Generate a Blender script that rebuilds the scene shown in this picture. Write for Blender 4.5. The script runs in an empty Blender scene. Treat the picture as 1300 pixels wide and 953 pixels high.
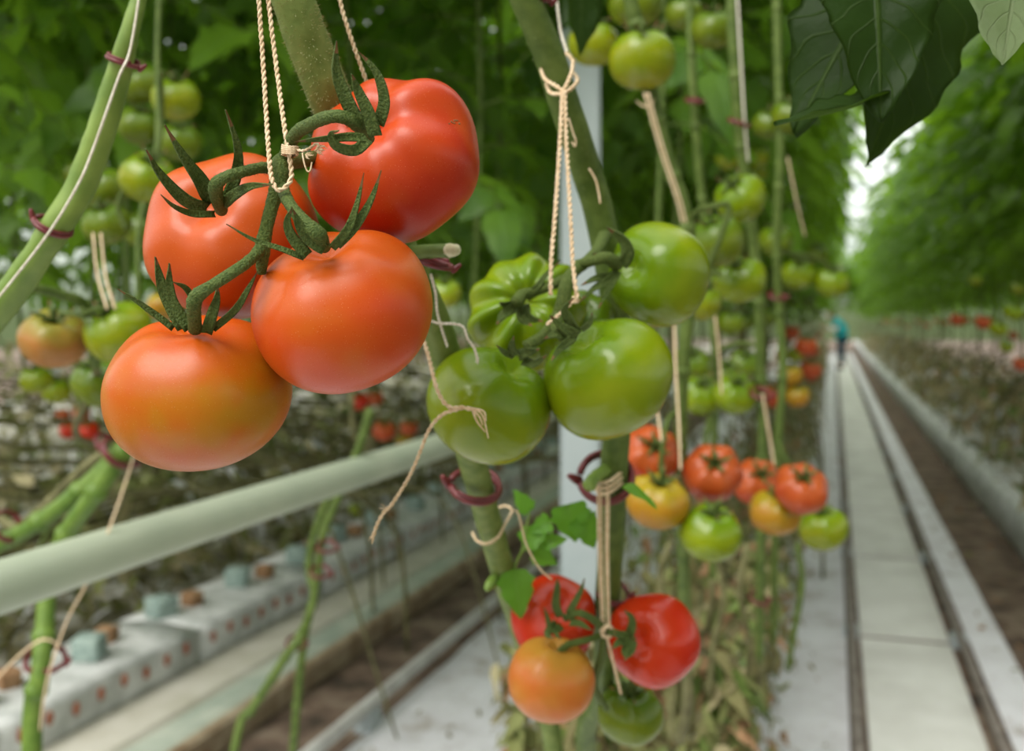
import bpy, bmesh, math, random
from mathutils import Vector, Matrix, noise
R = math.radians
PI = math.pi
sc = bpy.context.scene
COL = sc.collection

# ------------------------------------------------------------------ camera
TH = R(17.9)
CAMZ = 1.5
F = 35.0 / 36.0 * 1300.0
HY = 405.0
FWD = Vector((-math.sin(TH), math.cos(TH), 0))
RGT = Vector((math.cos(TH), math.sin(TH), 0))
UP = Vector((0, 0, 1))
CAM = Vector((0, 0, CAMZ))
cd = bpy.data.cameras.new('camera')
cam = bpy.data.objects.new('camera', cd)
COL.objects.link(cam)
cam.location = CAM
cam.rotation_euler = (R(90), 0, TH)
cd.lens = 35.0
cd.sensor_width = 36.0
cd.sensor_fit = 'HORIZONTAL'
cd.shift_y = -(476.5 - HY) / 1300.0
cd.clip_start = 0.02
cd.clip_end = 400
cd.dof.use_dof = True
cd.dof.focus_distance = 0.425
cd.dof.aperture_fstop = 8.0
cd.dof.aperture_blades = 0
sc.camera = cam


def P(px, py, d):
    """photo position at distance d in front of the camera, in metres"""
    return CAM + FWD * d + RGT * ((px - 650.0) / F * d) + UP * ((HY - py) / F * d)


def dirv(x, y, z):
    """direction: x to the side, y up, z towards the viewer"""
    return (RGT * x + UP * y - FWD * z).normalized()


# ------------------------------------------------------------------ materials
def newmat(name):
    m = bpy.data.materials.new(name)
    m.use_nodes = True
    nt = m.node_tree
    nt.nodes.clear()
    out = nt.nodes.new('ShaderNodeOutputMaterial')
    b = nt.nodes.new('ShaderNodeBsdfPrincipled')
    nt.links.new(b.outputs[0], out.inputs[0])
    return m, nt, b, out


def N(nt, t, **kw):
    n = nt.nodes.new(t)
    for k, v in kw.items():
        if k in ('operation', 'blend_type', 'data_type', 'noise_dimensions', 'feature', 'wave_type', 'bands_direction'):
            setattr(n, k, v)
        else:
            n.inputs[k].default_value = v
    return n


def ramp(nt, fac, stops):
    r = nt.nodes.new('ShaderNodeValToRGB')
    el = r.color_ramp.elements
    while len(el) < len(stops):
        el.new(0.5)
    for e, (p, c) in zip(el, stops):
        e.position = p
        e.color = (c[0], c[1], c[2], 1)
    nt.links.new(fac, r.inputs[0])
    return r


def mixc(nt, fac, a, b):
    m = nt.nodes.new('ShaderNodeMix')
    m.data_type = 'RGBA'
    for i, v in ((0, fac), (6, a), (7, b)):
        if hasattr(v, 'links'):
            nt.links.new(v, m.inputs[i])
        elif i == 0:
            m.inputs[0].default_value = v
        else:
            m.inputs[i].default_value = (v[0], v[1], v[2], 1)
    return m.outputs[2]


def bump(nt, b, h, strength=0.3, dist=0.01):
    n = nt.nodes.new('ShaderNodeBump')
    n.inputs['Strength'].default_value = strength
    n.inputs['Distance'].default_value = dist
    nt.links.new(h, n.inputs['Height'])
    nt.links.new(n.outputs[0], b.inputs['Normal'])


def objco(nt):
    return nt.nodes.new('ShaderNodeTexCoord').outputs['Object']


def noise_out(nt, vec, scale, detail=3.0, rough=0.55):
    n = N(nt, 'ShaderNodeTexNoise', Scale=scale, Detail=detail, Roughness=rough)
    if vec is not None:
        nt.links.new(vec, n.inputs['Vector'])
    return n.outputs['Fac']


def simple_mat(name, c1, c2, scale=30.0, rough=0.6, spec=0.4, bmp=0.0, metallic=0.0, stops=(0.35, 0.65)):
    m, nt, b, out = newmat(name)
    v = objco(nt)
    f = noise_out(nt, v, scale)
    r = ramp(nt, f, [(stops[0], c1), (stops[1], c2)])
    nt.links.new(r.outputs[0], b.inputs['Base Color'])
    b.inputs['Roughness'].default_value = rough
    b.inputs['Specular IOR Level'].default_value = spec
    b.inputs['Metallic'].default_value = metallic
    if bmp:
        bump(nt, b, f, bmp, 0.002)
    return m


def fruit_mat(name, stops, shoulder, blossom, patch=0.35, rough=0.31, speck=(0.9, 0.75, 0.5), seed=0.0):
    """stops: ripeness colours mixed by a slow noise; shoulder: colour round the stalk; blossom: colour of the lower end"""
    k = .84
    stops = [(p, (c[0] * k, c[1] * k, c[2] * k)) for p, c in stops]
    shoulder = [v * k for v in shoulder]
    blossom = [v * k for v in blossom]
    m, nt, b, out = newmat(name)
    co = objco(nt)
    mp = N(nt, 'ShaderNodeMapping')
    mp.inputs['Location'].default_value = (seed, seed * 1.7, seed * 0.6)
    nt.links.new(co, mp.inputs['Vector'])
    f = noise_out(nt, mp.outputs[0], 1.25, 2.5, 0.5)
    base = ramp(nt, f, stops).outputs[0]
    sx = nt.nodes.new('ShaderNodeSeparateXYZ')
    nt.links.new(co, sx.inputs[0])
    nz = noise_out(nt, mp.outputs[0], 2.2, 2.0)
    add = N(nt, 'ShaderNodeMath', operation='MULTIPLY_ADD')
    nt.links.new(nz, add.inputs[0])
    add.inputs[1].default_value = 0.5
    nt.links.new(sx.outputs[2], add.inputs[2])
    top = N(nt, 'ShaderNodeMapRange', **{'From Min': 0.55, 'From Max': 1.0, 'To Min': 0.0, 'To Max': 1.0})
    nt.links.new(add.outputs[0], top.inputs[0])
    bot = N(nt, 'ShaderNodeMapRange', **{'From Min': 0.0, 'From Max': -0.75, 'To Min': 0.0, 'To Max': 0.9})
    nt.links.new(add.outputs[0], bot.inputs[0])
    c = mixc(nt, top.outputs[0], base, shoulder)
    c = mixc(nt, bot.outputs[0], c, blossom)
    vo = N(nt, 'ShaderNodeTexVoronoi', Scale=34.0)
    nt.links.new(mp.outputs[0], vo.inputs['Vector'])
    sp = N(nt, 'ShaderNodeMapRange', **{'From Min': 0.05, 'From Max': 0.12, 'To Min': 0.32, 'To Max': 0.0})
    nt.links.new(vo.outputs['Distance'], sp.inputs[0])
    c = mixc(nt, sp.outputs[0], c, speck)
    fn = noise_out(nt, mp.outputs[0], 60.0, 2.0)
    fr = N(nt, 'ShaderNodeMapRange', **{'From Min': 0.3, 'From Max': 0.7, 'To Min': rough - 0.04, 'To Max': rough + 0.08})
    nt.links.new(fn, fr.inputs[0])
    nt.links.new(fr.outputs[0], b.inputs['Roughness'])
    nt.links.new(c, b.inputs['Base Color'])
    b.inputs['Specular IOR Level'].default_value = 0.34
    b.inputs['Subsurface Weight'].default_value = 0.08
    b.inputs['Subsurface Radius'].default_value = (1.0, 0.4, 0.15)
    b.inputs['Subsurface Scale'].default_value = 0.006
    bump(nt, b, fn, 0.03, 0.02)
    return m


def leaf_mat(name, dark, light, trans, weight=0.4, rough=0.42, vein=(0.16, 0.3, 0.07), veins=True):
    m, nt, b, out = newmat(name)
    co = objco(nt)
    oi = nt.nodes.new('ShaderNodeObjectInfo')
    f = noise_out(nt, co, 9.0, 3.0)
    a = N(nt, 'ShaderNodeMath', operation='MULTIPLY_ADD')
    nt.links.new(oi.outputs['Random'], a.inputs[0])
    a.inputs[1].default_value = 0.25
    nt.links.new(f, a.inputs[2])
    r = ramp(nt, a.outputs[0], [(0.35, dark), (0.85, light)])
    c = r.outputs[0]
    uv = nt.nodes.new('ShaderNodeTexCoord')
    sx = nt.nodes.new('ShaderNodeSeparateXYZ')
    nt.links.new(uv.outputs['UV'], sx.inputs[0])
    ab = N(nt, 'ShaderNodeMath', operation='ABSOLUTE')
    nt.links.new(sx.outputs[1], ab.inputs[0])
    if veins:
        # side veins run forward from the midrib
        s1 = N(nt, 'ShaderNodeMath', operation='MULTIPLY_ADD')
        nt.links.new(ab.outputs[0], s1.inputs[0])
        s1.inputs[1].default_value = -0.32
        nt.links.new(sx.outputs[0], s1.inputs[2])
        s2 = N(nt, 'ShaderNodeMath', operation='MULTIPLY')
        nt.links.new(s1.outputs[0], s2.inputs[0])
        s2.inputs[1].default_value = 7.0
        s3 = N(nt, 'ShaderNodeMath', operation='PINGPONG')
        nt.links.new(s2.outputs[0], s3.inputs[0])
        s3.inputs[1].default_value = 0.5
        v1 = N(nt, 'ShaderNodeMapRange', **{'From Min': 0.0, 'From Max': 0.07, 'To Min': 0.75, 'To Max': 0.0})
        nt.links.new(s3.outputs[0], v1.inputs[0])
        v2 = N(nt, 'ShaderNodeMapRange', **{'From Min': 0.02, 'From Max': 0.06, 'To Min': 1.0, 'To Max': 0.0})
        nt.links.new(ab.outputs[0], v2.inputs[0])
        mx = N(nt, 'ShaderNodeMath', operation='MAXIMUM')
        nt.links.new(v1.outputs[0], mx.inputs[0])
        nt.links.new(v2.outputs[0], mx.inputs[1])
        mm = N(nt, 'ShaderNodeMath', operation='MULTIPLY')
        nt.links.new(mx.outputs[0], mm.inputs[0])
        mm.inputs[1].default_value = 0.55
        c = mixc(nt, mm.outputs[0], c, vein)
        fine = noise_out(nt, co, 120.0, 2.0)
        hh = N(nt, 'ShaderNodeMath', operation='MULTIPLY_ADD')
        nt.links.new(mx.outputs[0], hh.inputs[0])
        hh.inputs[1].default_value = -1.2
        nt.links.new(fine, hh.inputs[2])
        bump(nt, b, hh.outputs[0], 0.5, 0.0015)
    nt.links.new(c, b.inputs['Base Color'])
    b.inputs['Roughness'].default_value = rough
    b.inputs['Specular IOR Level'].default_value = 0.28
    t = nt.nodes.new('ShaderNodeBsdfTranslucent')
    tm = nt.nodes.new('ShaderNodeMix')
    tm.data_type = 'RGBA'
    tm.blend_type = 'MULTIPLY'
    t.inputs[0].default_value = (*trans, 1)
    mix = nt.nodes.new('ShaderNodeMixShader')
    mix.inputs[0].default_value = weight
    nt.links.new(b.outputs[0], mix.inputs[1])
    nt.links.new(t.outputs[0], mix.inputs[2])
    nt.links.new(mix.outputs[0], out.inputs[0])
    return m


M = {}
# ripe fruit
M['red_A'] = fruit_mat('tomato_skin_red', [(0.25, (0.53, 0.040, 0.004)), (0.55, (0.48, 0.026, 0.004)), (0.8, (0.56, 0.075, 0.006))],
                       (0.55, 0.06, 0.005), (0.50, 0.055, 0.014), seed=3.1)
M['red_B'] = fruit_mat('tomato_skin_orange_red', [(0.25, (0.52, 0.055, 0.005)), (0.6, (0.56, 0.08, 0.007)), (0.8, (0.55, 0.12, 0.008))],
                       (0.57, 0.09, 0.008), (0.46, 0.065, 0.012), seed=7.3)
M['red_C'] = fruit_mat('tomato_skin_bright_orange', [(0.25, (0.58, 0.048, 0.004)), (0.55, (0.60, 0.085, 0.005)), (0.8, (0.58, 0.14, 0.007))],
                       (0.60, 0.10, 0.006), (0.54, 0.055, 0.022), seed=1.7)
M['orange_D'] = fruit_mat('tomato_skin_yellow_orange', [(0.3, (0.56, 0.09, 0.005)), (0.5, (0.52, 0.145, 0.005)), (0.68, (0.45, 0.20, 0.006))],
                          (0.58, 0.09, 0.006), (0.50, 0.15, 0.035), seed=5.2)
M['deep_red'] = fruit_mat('tomato_skin_deep_red', [(0.3, (0.50, 0.014, 0.004)), (0.7, (0.56, 0.028, 0.005))],
                          (0.52, 0.035, 0.005), (0.46, 0.02, 0.01), rough=0.2, seed=2.2)
M['pale_orange'] = fruit_mat('tomato_skin_pale_orange', [(0.3, (0.54, 0.20, 0.025)), (0.7, (0.60, 0.14, 0.02))],
                             (0.50, 0.24, 0.03), (0.60, 0.20, 0.06), seed=4.4)
M['blush'] = fruit_mat('tomato_skin_blushing', [(0.3, (0.36, 0.17, 0.03)), (0.7, (0.44, 0.18, 0.045))],
                       (0.24, 0.22, 0.02), (0.48, 0.2, 0.06), seed=6.4)
M['yellow'] = fruit_mat('tomato_skin_turning_yellow', [(0.3, (0.40, 0.17, 0.005)), (0.7, (0.36, 0.21, 0.008))],
                        (0.34, 0.26, 0.01), (0.52, 0.18, 0.015), seed=8.4)
M['coral'] = fruit_mat('tomato_skin_coral', [(0.3, (0.43, 0.045, 0.008)), (0.7, (0.41, 0.075, 0.012))],
                       (0.45, 0.09, 0.016), (0.5, 0.09, 0.03), seed=9.9)
gsp = (0.5, 0.55, 0.12)
M['green_1'] = fruit_mat('tomato_skin_green', [(0.3, (0.17, 0.245, 0.003)), (0.7, (0.23, 0.29, 0.004))],
                         (0.12, 0.215, 0.004), (0.27, 0.29, 0.03), speck=gsp, rough=0.2, seed=1.2)
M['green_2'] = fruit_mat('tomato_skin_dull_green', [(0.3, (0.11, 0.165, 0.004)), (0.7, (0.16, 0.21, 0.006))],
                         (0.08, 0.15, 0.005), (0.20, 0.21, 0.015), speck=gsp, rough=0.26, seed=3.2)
M['green_3'] = fruit_mat('tomato_skin_yellow_green', [(0.3, (0.21, 0.27, 0.004)), (0.7, (0.28, 0.30, 0.006))],
                         (0.15, 0.25, 0.004), (0.32, 0.29, 0.015), speck=gsp, rough=0.22, seed=5.9)

M['stem_mid'] = simple_mat('stem_fresh_green', (0.07, 0.14, 0.012), (0.13, 0.21, 0.028), 40, 0.5, 0.4, 0.2)
M['stem'] = simple_mat('stem_green', (0.06, 0.10, 0.013), (0.115, 0.165, 0.032), 60, 0.55, 0.35, 0.25)
M['stem_front'] = simple_mat('stem_hairy_green', (0.10, 0.15, 0.028), (0.17, 0.22, 0.055), 90, 0.6, 0.3, 0.3)
M['stem_pale'] = simple_mat('stem_pale_green', (0.12, 0.20, 0.03), (0.20, 0.29, 0.055), 40, 0.5, 0.4, 0.2)
M['stem_bare'] = simple_mat('stem_bare_brownish', (0.085, 0.08, 0.03), (0.19, 0.18, 0.08), 25, 0.7, 0.3, 0.3)
M['truss'] = simple_mat('truss_stalk_green', (0.05, 0.085, 0.010), (0.11, 0.15, 0.028), 900, 0.65, 0.3, 0.8)
M['sepal'] = simple_mat('sepal_green', (0.045, 0.08, 0.011), (0.10, 0.14, 0.028), 900, 0.6, 0.3, 0.8)
M['sepal_tip'] = simple_mat('sepal_tip_brown', (0.12, 0.06, 0.025), (0.22, 0.12, 0.05), 120, 0.7, 0.2)
M['hair'] = simple_mat('stem_hair_pale', (0.32, 0.36, 0.15), (0.5, 0.52, 0.27), 50, 0.6, 0.3)
M['cut'] = simple_mat('cut_stem_pith', (0.45, 0.42, 0.25), (0.62, 0.58, 0.4), 200, 0.8, 0.2)
M['leaf'] = leaf_mat('leaf_green', (0.026, 0.080, 0.008), (0.115, 0.225, 0.018), (0.27, 0.50, 0.022), 0.44, 0.38)
M['leaf_young'] = leaf_mat('leaf_young_green', (0.07, 0.2, 0.02), (0.15, 0.36, 0.03), (0.22, 0.5, 0.03), 0.4, 0.4)
M['leaf_dark'] = leaf_mat('leaf_dark_green', (0.018, 0.048, 0.005), (0.036, 0.082, 0.010), (0.08, 0.16, 0.008), 0.3, 0.5, vein=(0.10, 0.17, 0.03))
M['leaf_under'] = leaf_mat('leaf_pale_underside', (0.16, 0.24, 0.10), (0.24, 0.31, 0.15), (0.16, 0.24, 0.04), 0.25, 0.6, vein=(0.27, 0.33, 0.18))
M['leaf_dry'] = leaf_mat('leaf_dried_brown', (0.16, 0.12, 0.055), (0.26, 0.27, 0.11), (0.2, 0.17, 0.05), 0.25, 0.8, veins=False)
M['leaf_olive'] = leaf_mat('leaf_withered_olive', (0.16, 0.18, 0.06), (0.26, 0.28, 0.10), (0.2, 0.22, 0.06), 0.25, 0.7, veins=False)
M['leaf_straw'] = leaf_mat('leaf_dried_straw', (0.30, 0.25, 0.13), (0.42, 0.38, 0.22), (0.3, 0.25, 0.1), 0.25, 0.8, veins=False)
M['twine'] = simple_mat('twine_beige', (0.60, 0.43, 0.26), (0.80, 0.64, 0.45), 400, 0.85, 0.15, 0.4)
M['twine_white'] = simple_mat('twine_off_white', (0.62, 0.56, 0.46), (0.80, 0.76, 0.66), 300, 0.85, 0.15)
M['clip'] = simple_mat('clip_maroon_plastic', (0.10, 0.012, 0.014), (0.17, 0.022, 0.024), 80, 0.42, 0.5)
M['pipe'] = simple_mat('pipe_cream_paint', (0.36, 0.41, 0.31), (0.43, 0.47, 0.36), 6, 0.4, 0.45, 0.05)
M['post'] = simple_mat('post_white_paint', (0.34, 0.40, 0.41), (0.41, 0.46, 0.47), 5, 0.4, 0.5)
M['rail_rust'] = simple_mat('rail_worn_steel', (0.15, 0.125, 0.11), (0.28, 0.25, 0.22), 14, 0.6, 0.4, 0.2)
M['rail_white'] = simple_mat('rail_white_paint', (0.46, 0.45, 0.43), (0.62, 0.62, 0.60), 12, 0.5, 0.4)
M['film'] = simple_mat('film_white_plastic', (0.40, 0.42, 0.40), (0.68, 0.69, 0.68), 8, 0.5, 0.4, 0.6)
M['gutter_cream'] = simple_mat('gutter_cream_steel', (0.46, 0.44, 0.36), (0.56, 0.54, 0.47), 7, 0.45, 0.4)
M['gutter_green'] = simple_mat('gutter_algae_grey', (0.30, 0.36, 0.30), (0.46, 0.50, 0.42), 6, 0.5, 0.4)
M['gutter_rust'] = simple_mat('gutter_edge_brown', (0.24, 0.17, 0.10), (0.44, 0.36, 0.25), 9, 0.7, 0.3)
M['wool'] = simple_mat('rockwool_cube_grey_green', (0.20, 0.28, 0.25), (0.34, 0.42, 0.38), 30, 0.8, 0.2)
M['wool_brown'] = simple_mat('rockwool_cube_brown', (0.22, 0.12, 0.06), (0.36, 0.22, 0.12), 30, 0.9, 0.2)
M['drain'] = simple_mat('drain_hole_rust', (0.30, 0.10, 0.06), (0.42, 0.18, 0.11), 40, 0.8, 0.2)


def ground_mat():
    m, nt, b, out = newmat('ground_soil_and_film')
    co = objco(nt)
    a = noise_out(nt, co, 5.0, 5.0, 0.62)
    r = ramp(nt, a, [(0.36, (0.05, 0.036, 0.024)), (0.5, (0.15, 0.10, 0.07)), (0.66, (0.24, 0.19, 0.14))])
    nt.links.new(r.outputs[0], b.inputs['Base Color'])
    b.inputs['Roughness'].default_value = 0.9
    bump(nt, b, a, 0.8, 0.02)
    return m


def cover_mat():
    m, nt, b, out = newmat('ground_cover_film_white')
    co = objco(nt)
    a = noise_out(nt, co, 3.2, 5.0, 0.65)
    r = ramp(nt, a, [(0.30, (0.42, 0.38, 0.34)), (0.42, (0.68, 0.68, 0.71)), (0.6, (0.78, 0.79, 0.83))])
    d = noise_out(nt, co, 22.0, 4.0, 0.6)
    dr = N(nt, 'ShaderNodeMapRange', **{'From Min': 0.62, 'From Max': 0.72, 'To Min': 0.0, 'To Max': 0.55})
    nt.links.new(d, dr.inputs[0])
    c = mixc(nt, dr.outputs[0], r.outputs[0], (0.25, 0.17, 0.10))
    nt.links.new(c, b.inputs['Base Color'])
    b.inputs['Roughness'].default_value = 0.8
    b.inputs['Specular IOR Level'].default_value = 0.2
    bump(nt, b, a, 0.5, 0.03)
    return m


def slab_mat():
    m, nt, b, out = newmat('aisle_panel_pale_grey')
    co = objco(nt)
    a = noise_out(nt, co, 2.6, 5.0, 0.6)
    r = ramp(nt, a, [(0.30, (0.60, 0.60, 0.56)), (0.62, (0.76, 0.77, 0.73))])
    nt.links.new(r.outputs[0], b.inputs['Base Color'])
    b.inputs['Roughness'].default_value = 0.8
    b.inputs['Specular IOR Level'].default_value = 0.2
    bump(nt, b, a, 0.2, 0.01)
    return m


def mixed_floor_mat():
    m, nt, b, out = newmat('floor_under_rows_mixed')
    co = objco(nt)
    a = noise_out(nt, co, 2.3, 6.0, 0.7)
    r = ramp(nt, a, [(0.38, (0.06, 0.055, 0.03)), (0.47, (0.16, 0.15, 0.085)), (0.54, (0.34, 0.33, 0.27)), (0.66, (0.62, 0.63, 0.62))])
    nt.links.new(r.outputs[0], b.inputs['Base Color'])
    b.inputs['Roughness'].default_value = 0.8
    bump(nt, b, a, 0.6, 0.03)
    return m


M['ground'] = ground_mat()
M['cover'] = cover_mat()
M['slab'] = slab_mat()
M['mixed'] = mixed_floor_mat()


# ------------------------------------------------------------------ object helpers
def link(o):
    COL.objects.link(o)
    return o


def obj(name, bm, mat, parent=None, smooth=True):
    """one mesh object; its points are given in world space and stored relative to the thing's base"""
    me = bpy.data.meshes.new(name)
    if parent is not None:
        r = parent
        while r.parent is not None:
            r = r.parent
        bmesh.ops.translate(bm, verts=bm.verts, vec=-Vector(r.location))
    bm.to_mesh(me)
    bm.free()
    if smooth:
        me.polygons.foreach_set('use_smooth', [True] * len(me.polygons))
    for m in (mat if isinstance(mat, (list, tuple)) else [mat]):
        me.materials.append(m)
    o = bpy.data.objects.new(name, me)
    if parent is not None:
        o.parent = parent
    return link(o)


def tag(o, label, cat, group=None, kind=None):
    o['label'] = label
    o['category'] = cat
    if group:
        o['group'] = group
    if kind:
        o['kind'] = kind
    return o


def thing(name, label, cat, loc, group=None):
    o = bpy.data.objects.new(name, None)
    o.empty_display_size = 0.02
    o.location = loc
    link(o)
    return tag(o, label, cat, group, 'thing')


def struct(name, bm, mat, smooth=False):
    o = obj(name, bm, mat, None, smooth)
    o['kind'] = 'structure'
    return o


def copy_tree(o, parent=None):
    c = o.copy()
    link(c)
    if parent is not None:
        c.parent = parent
    for ch in list(o.children):
        copy_tree(ch, c)
    return c


# ------------------------------------------------------------------ shape helpers
def catmull(pts, n):
    pts = [Vector(p) for p in pts]
    if len(pts) == 2:
        return [pts[0].lerp(pts[1], i / n) for i in range(n + 1)]
    ex = [pts[0] * 2 - pts[1]] + pts + [pts[-1] * 2 - pts[-2]]
    out = []
    segs = len(pts) - 1
    for s in range(segs):
        k = max(2, round(n / segs))
        p0, p1, p2, p3 = ex[s:s + 4]
        for i in range(k):
            t = i / k
            out.append(0.5 * ((2 * p1) + (p2 - p0) * t + (2 * p0 - 5 * p1 + 4 * p2 - p3) * t * t + (3 * p1 - p0 - 3 * p2 + p3) * t ** 3))
    out.append(pts[-1].copy())
    return out


def interp(vals, n):
    m = len(vals) - 1
    out = []
    for i in range(n):
        x = i / (n - 1) * m
        k = min(int(x), m - 1)
        out.append(vals[k] + (vals[k + 1] - vals[k]) * (x - k))
    return out


def frames(path):
    """parallel transported frames"""
    n = len(path)
    T = []
    for i in range(n):
        a = path[max(0, i - 1)]
        b = path[min(n - 1, i + 1)]
        d = b - a
        T.append(d.normalized() if d.length > 1e-9 else Vector((0, 0, 1)))
    ref = Vector((0, 0, 1)) if abs(T[0].z) < 0.9 else Vector((1, 0, 0))
    u = (ref - T[0] * ref.dot(T[0])).normalized()
    fr = []
    for i in range(n):
        u = (u - T[i] * u.dot(T[i]))
        u = u.normalized() if u.length > 1e-9 else Vector((1, 0, 0))
        fr.append((T[i], u, T[i].cross(u)))
    return fr


def tube(bm, pts, rad, seg=10, n=None, raw=False, mi=0, cap=True, bumpy=0.0, seed=0):
    path = [Vector(p) for p in pts] if raw else catmull(pts, n or 8 * (len(pts) - 1))
    rr = interp(rad, len(path)) if isinstance(rad, (list, tuple)) else [rad] * len(path)
    fr = frames(path)
    rings = []
    for i, (p, (t, u, v)) in enumerate(zip(path, fr)):
        ring = []
        for k in range(seg):
            a = 2 * PI * k / seg
            r = rr[i]
            if bumpy:
                r *= 1 + bumpy * noise.noise(p * (0.35 / max(rr[i], 1e-4)) + Vector((math.cos(a), math.sin(a), seed)) * 0.9)
            ring.append(bm.verts.new(p + (u * math.cos(a) + v * math.sin(a)) * r))
        rings.append(ring)
    for a, b in zip(rings, rings[1:]):
        for k in range(seg):
            f = bm.faces.new((a[k], a[(k + 1) % seg], b[(k + 1) % seg], b[k]))
            f.material_index = mi
    if cap:
        for ring, p, s in ((rings[0], path[0] - fr[0][0] * rr[0] * 0.4, -1), (rings[-1], path[-1] + fr[-1][0] * rr[-1] * 0.4, 1)):
            c = bm.verts.new(p)
            for k in range(seg):
                q = (ring[k], ring[(k + 1) % seg], c) if s > 0 else (ring[(k + 1) % seg], ring[k], c)
                f = bm.faces.new(q)
                f.material_index = mi
    return path, fr


def rope(bm, pts, r, pitch=5.5, strands=2, seg=5, n=None):
    """laid twine: strands wound round each other"""
    path = catmull(pts, n or 40 * (len(pts) - 1))
    # resample evenly
    step = r * 0.9
    L = [0]
    for a, b in zip(path, path[1:]):
        L.append(L[-1] + (b - a).length)
    m = max(4, int(L[-1] / step))
    ev = []
    j = 0
    for i in range(m + 1):
        s = L[-1] * i / m
        while j < len(L) - 2 and L[j + 1] < s:
            j += 1
        k = (s - L[j]) / max(1e-9, L[j + 1] - L[j])
        ev.append(path[j].lerp(path[j + 1], k))
    fr = frames(ev)
    for s in range(strands):
        q = []
        for i, (p, (t, u, v)) in enumerate(zip(ev, fr)):
            a = 2 * PI * (i * step / (r * pitch) + s / strands)
            q.append(p + (u * math.cos(a) + v * math.sin(a)) * r * 0.48)
        tube(bm, q, r * 0.56, seg, raw=True)


def frayed(bm, p, d, length, r, n, rng):
    for i in range(n):
        dd = (d + Vector((rng.uniform(-.5, .5), rng.uniform(-.5, .5), rng.uniform(-.5, .5)))).normalized()
        b = p + dd * length * rng.uniform(.5, 1)
        tube(bm, [p, p.lerp(b, .5) + Vector((rng.uniform(-1, 1), rng.uniform(-1, 1), rng.uniform(-1, 1))) * length * .15, b], [r, r * .6], 4, 6)


def box(bm, x0, x1, y0, y1, z0, z1):
    v = [bm.verts.new((x, y, z)) for z in (z0, z1) for y in (y0, y1) for x in (x0, x1)]
    for f in ((0, 2, 3, 1), (4, 5, 7, 6), (0, 1, 5, 4), (2, 6, 7, 3), (0, 4, 6, 2), (1, 3, 7, 5)):
        bm.faces.new([v[i] for i in f])


def bevelled_box(x0, x1, y0, y1, z0, z1, bev=0.005, seg=2):
    bm = bmesh.new()
    box(bm, x0, x1, y0, y1, z0, z1)
    bmesh.ops.bevel(bm, geom=bm.edges[:], offset=bev, segments=seg, affect='EDGES', profile=0.5)
    return bm


def sepal(bm, pts, w, n=14, fold=0.35, mi=0):
    """a narrow tapered strip, keeled along the middle, with thickness"""
    path = catmull(pts, n)
    fr = frames(path)
    m = len(path)
    top, bot = [], []
    for i, p in enumerate(path):
        t = i / (m - 1)
        ww = w * (0.72 + 0.9 * t - 1.62 * t ** 1.6 + 0.02) if t < 1 else w * 0.03
        ww = max(ww, w * 0.05)
        tng = fr[i][0]
        tow = (CAM - p).normalized()
        side = tng.cross(tow)
        side = side.normalized() if side.length > 1e-6 else fr[i][1]
        nor = side.cross(tng).normalized()
        twist = 0.5 * math.sin(i * 0.35 + w * 900)
        side2 = side * math.cos(twist) + nor * math.sin(twist)
        nor2 = nor * math.cos(twist) - side * math.sin(twist)
        row = []
        for s in (-1, -0.5, 0, 0.5, 1):
            row.append(p + side2 * s * ww * 0.5 + nor2 * (abs(s) * ww * fold * 0.5))
        th = w * 0.07
        top.append([bm.verts.new(q + nor2 * th) for q in row])
        bot.append([bm.verts.new(q - nor2 * th * (1.5 if k == 2 else 1)) for k, q in enumerate(row)])
    for i in range(m - 1):
        for k in range(4):
            f = bm.faces.new((top[i][k], top[i][k + 1], top[i + 1][k + 1], top[i + 1][k]))
            g = bm.faces.new((bot[i][k], bot[i + 1][k], bot[i + 1][k + 1], bot[i][k + 1]))
            if i > m - 4:
                f.material_index = g.material_index = 1
        bm.faces.new((top[i][0], top[i + 1][0], bot[i + 1][0], bot[i][0]))
        bm.faces.new((top[i][4], bot[i][4], bot[i + 1][4], top[i + 1][4]))
    for i in (0, m - 1):
        for k in range(4):
            bm.faces.new((top[i][k], bot[i][k], bot[i][k + 1], top[i][k + 1]))


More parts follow.
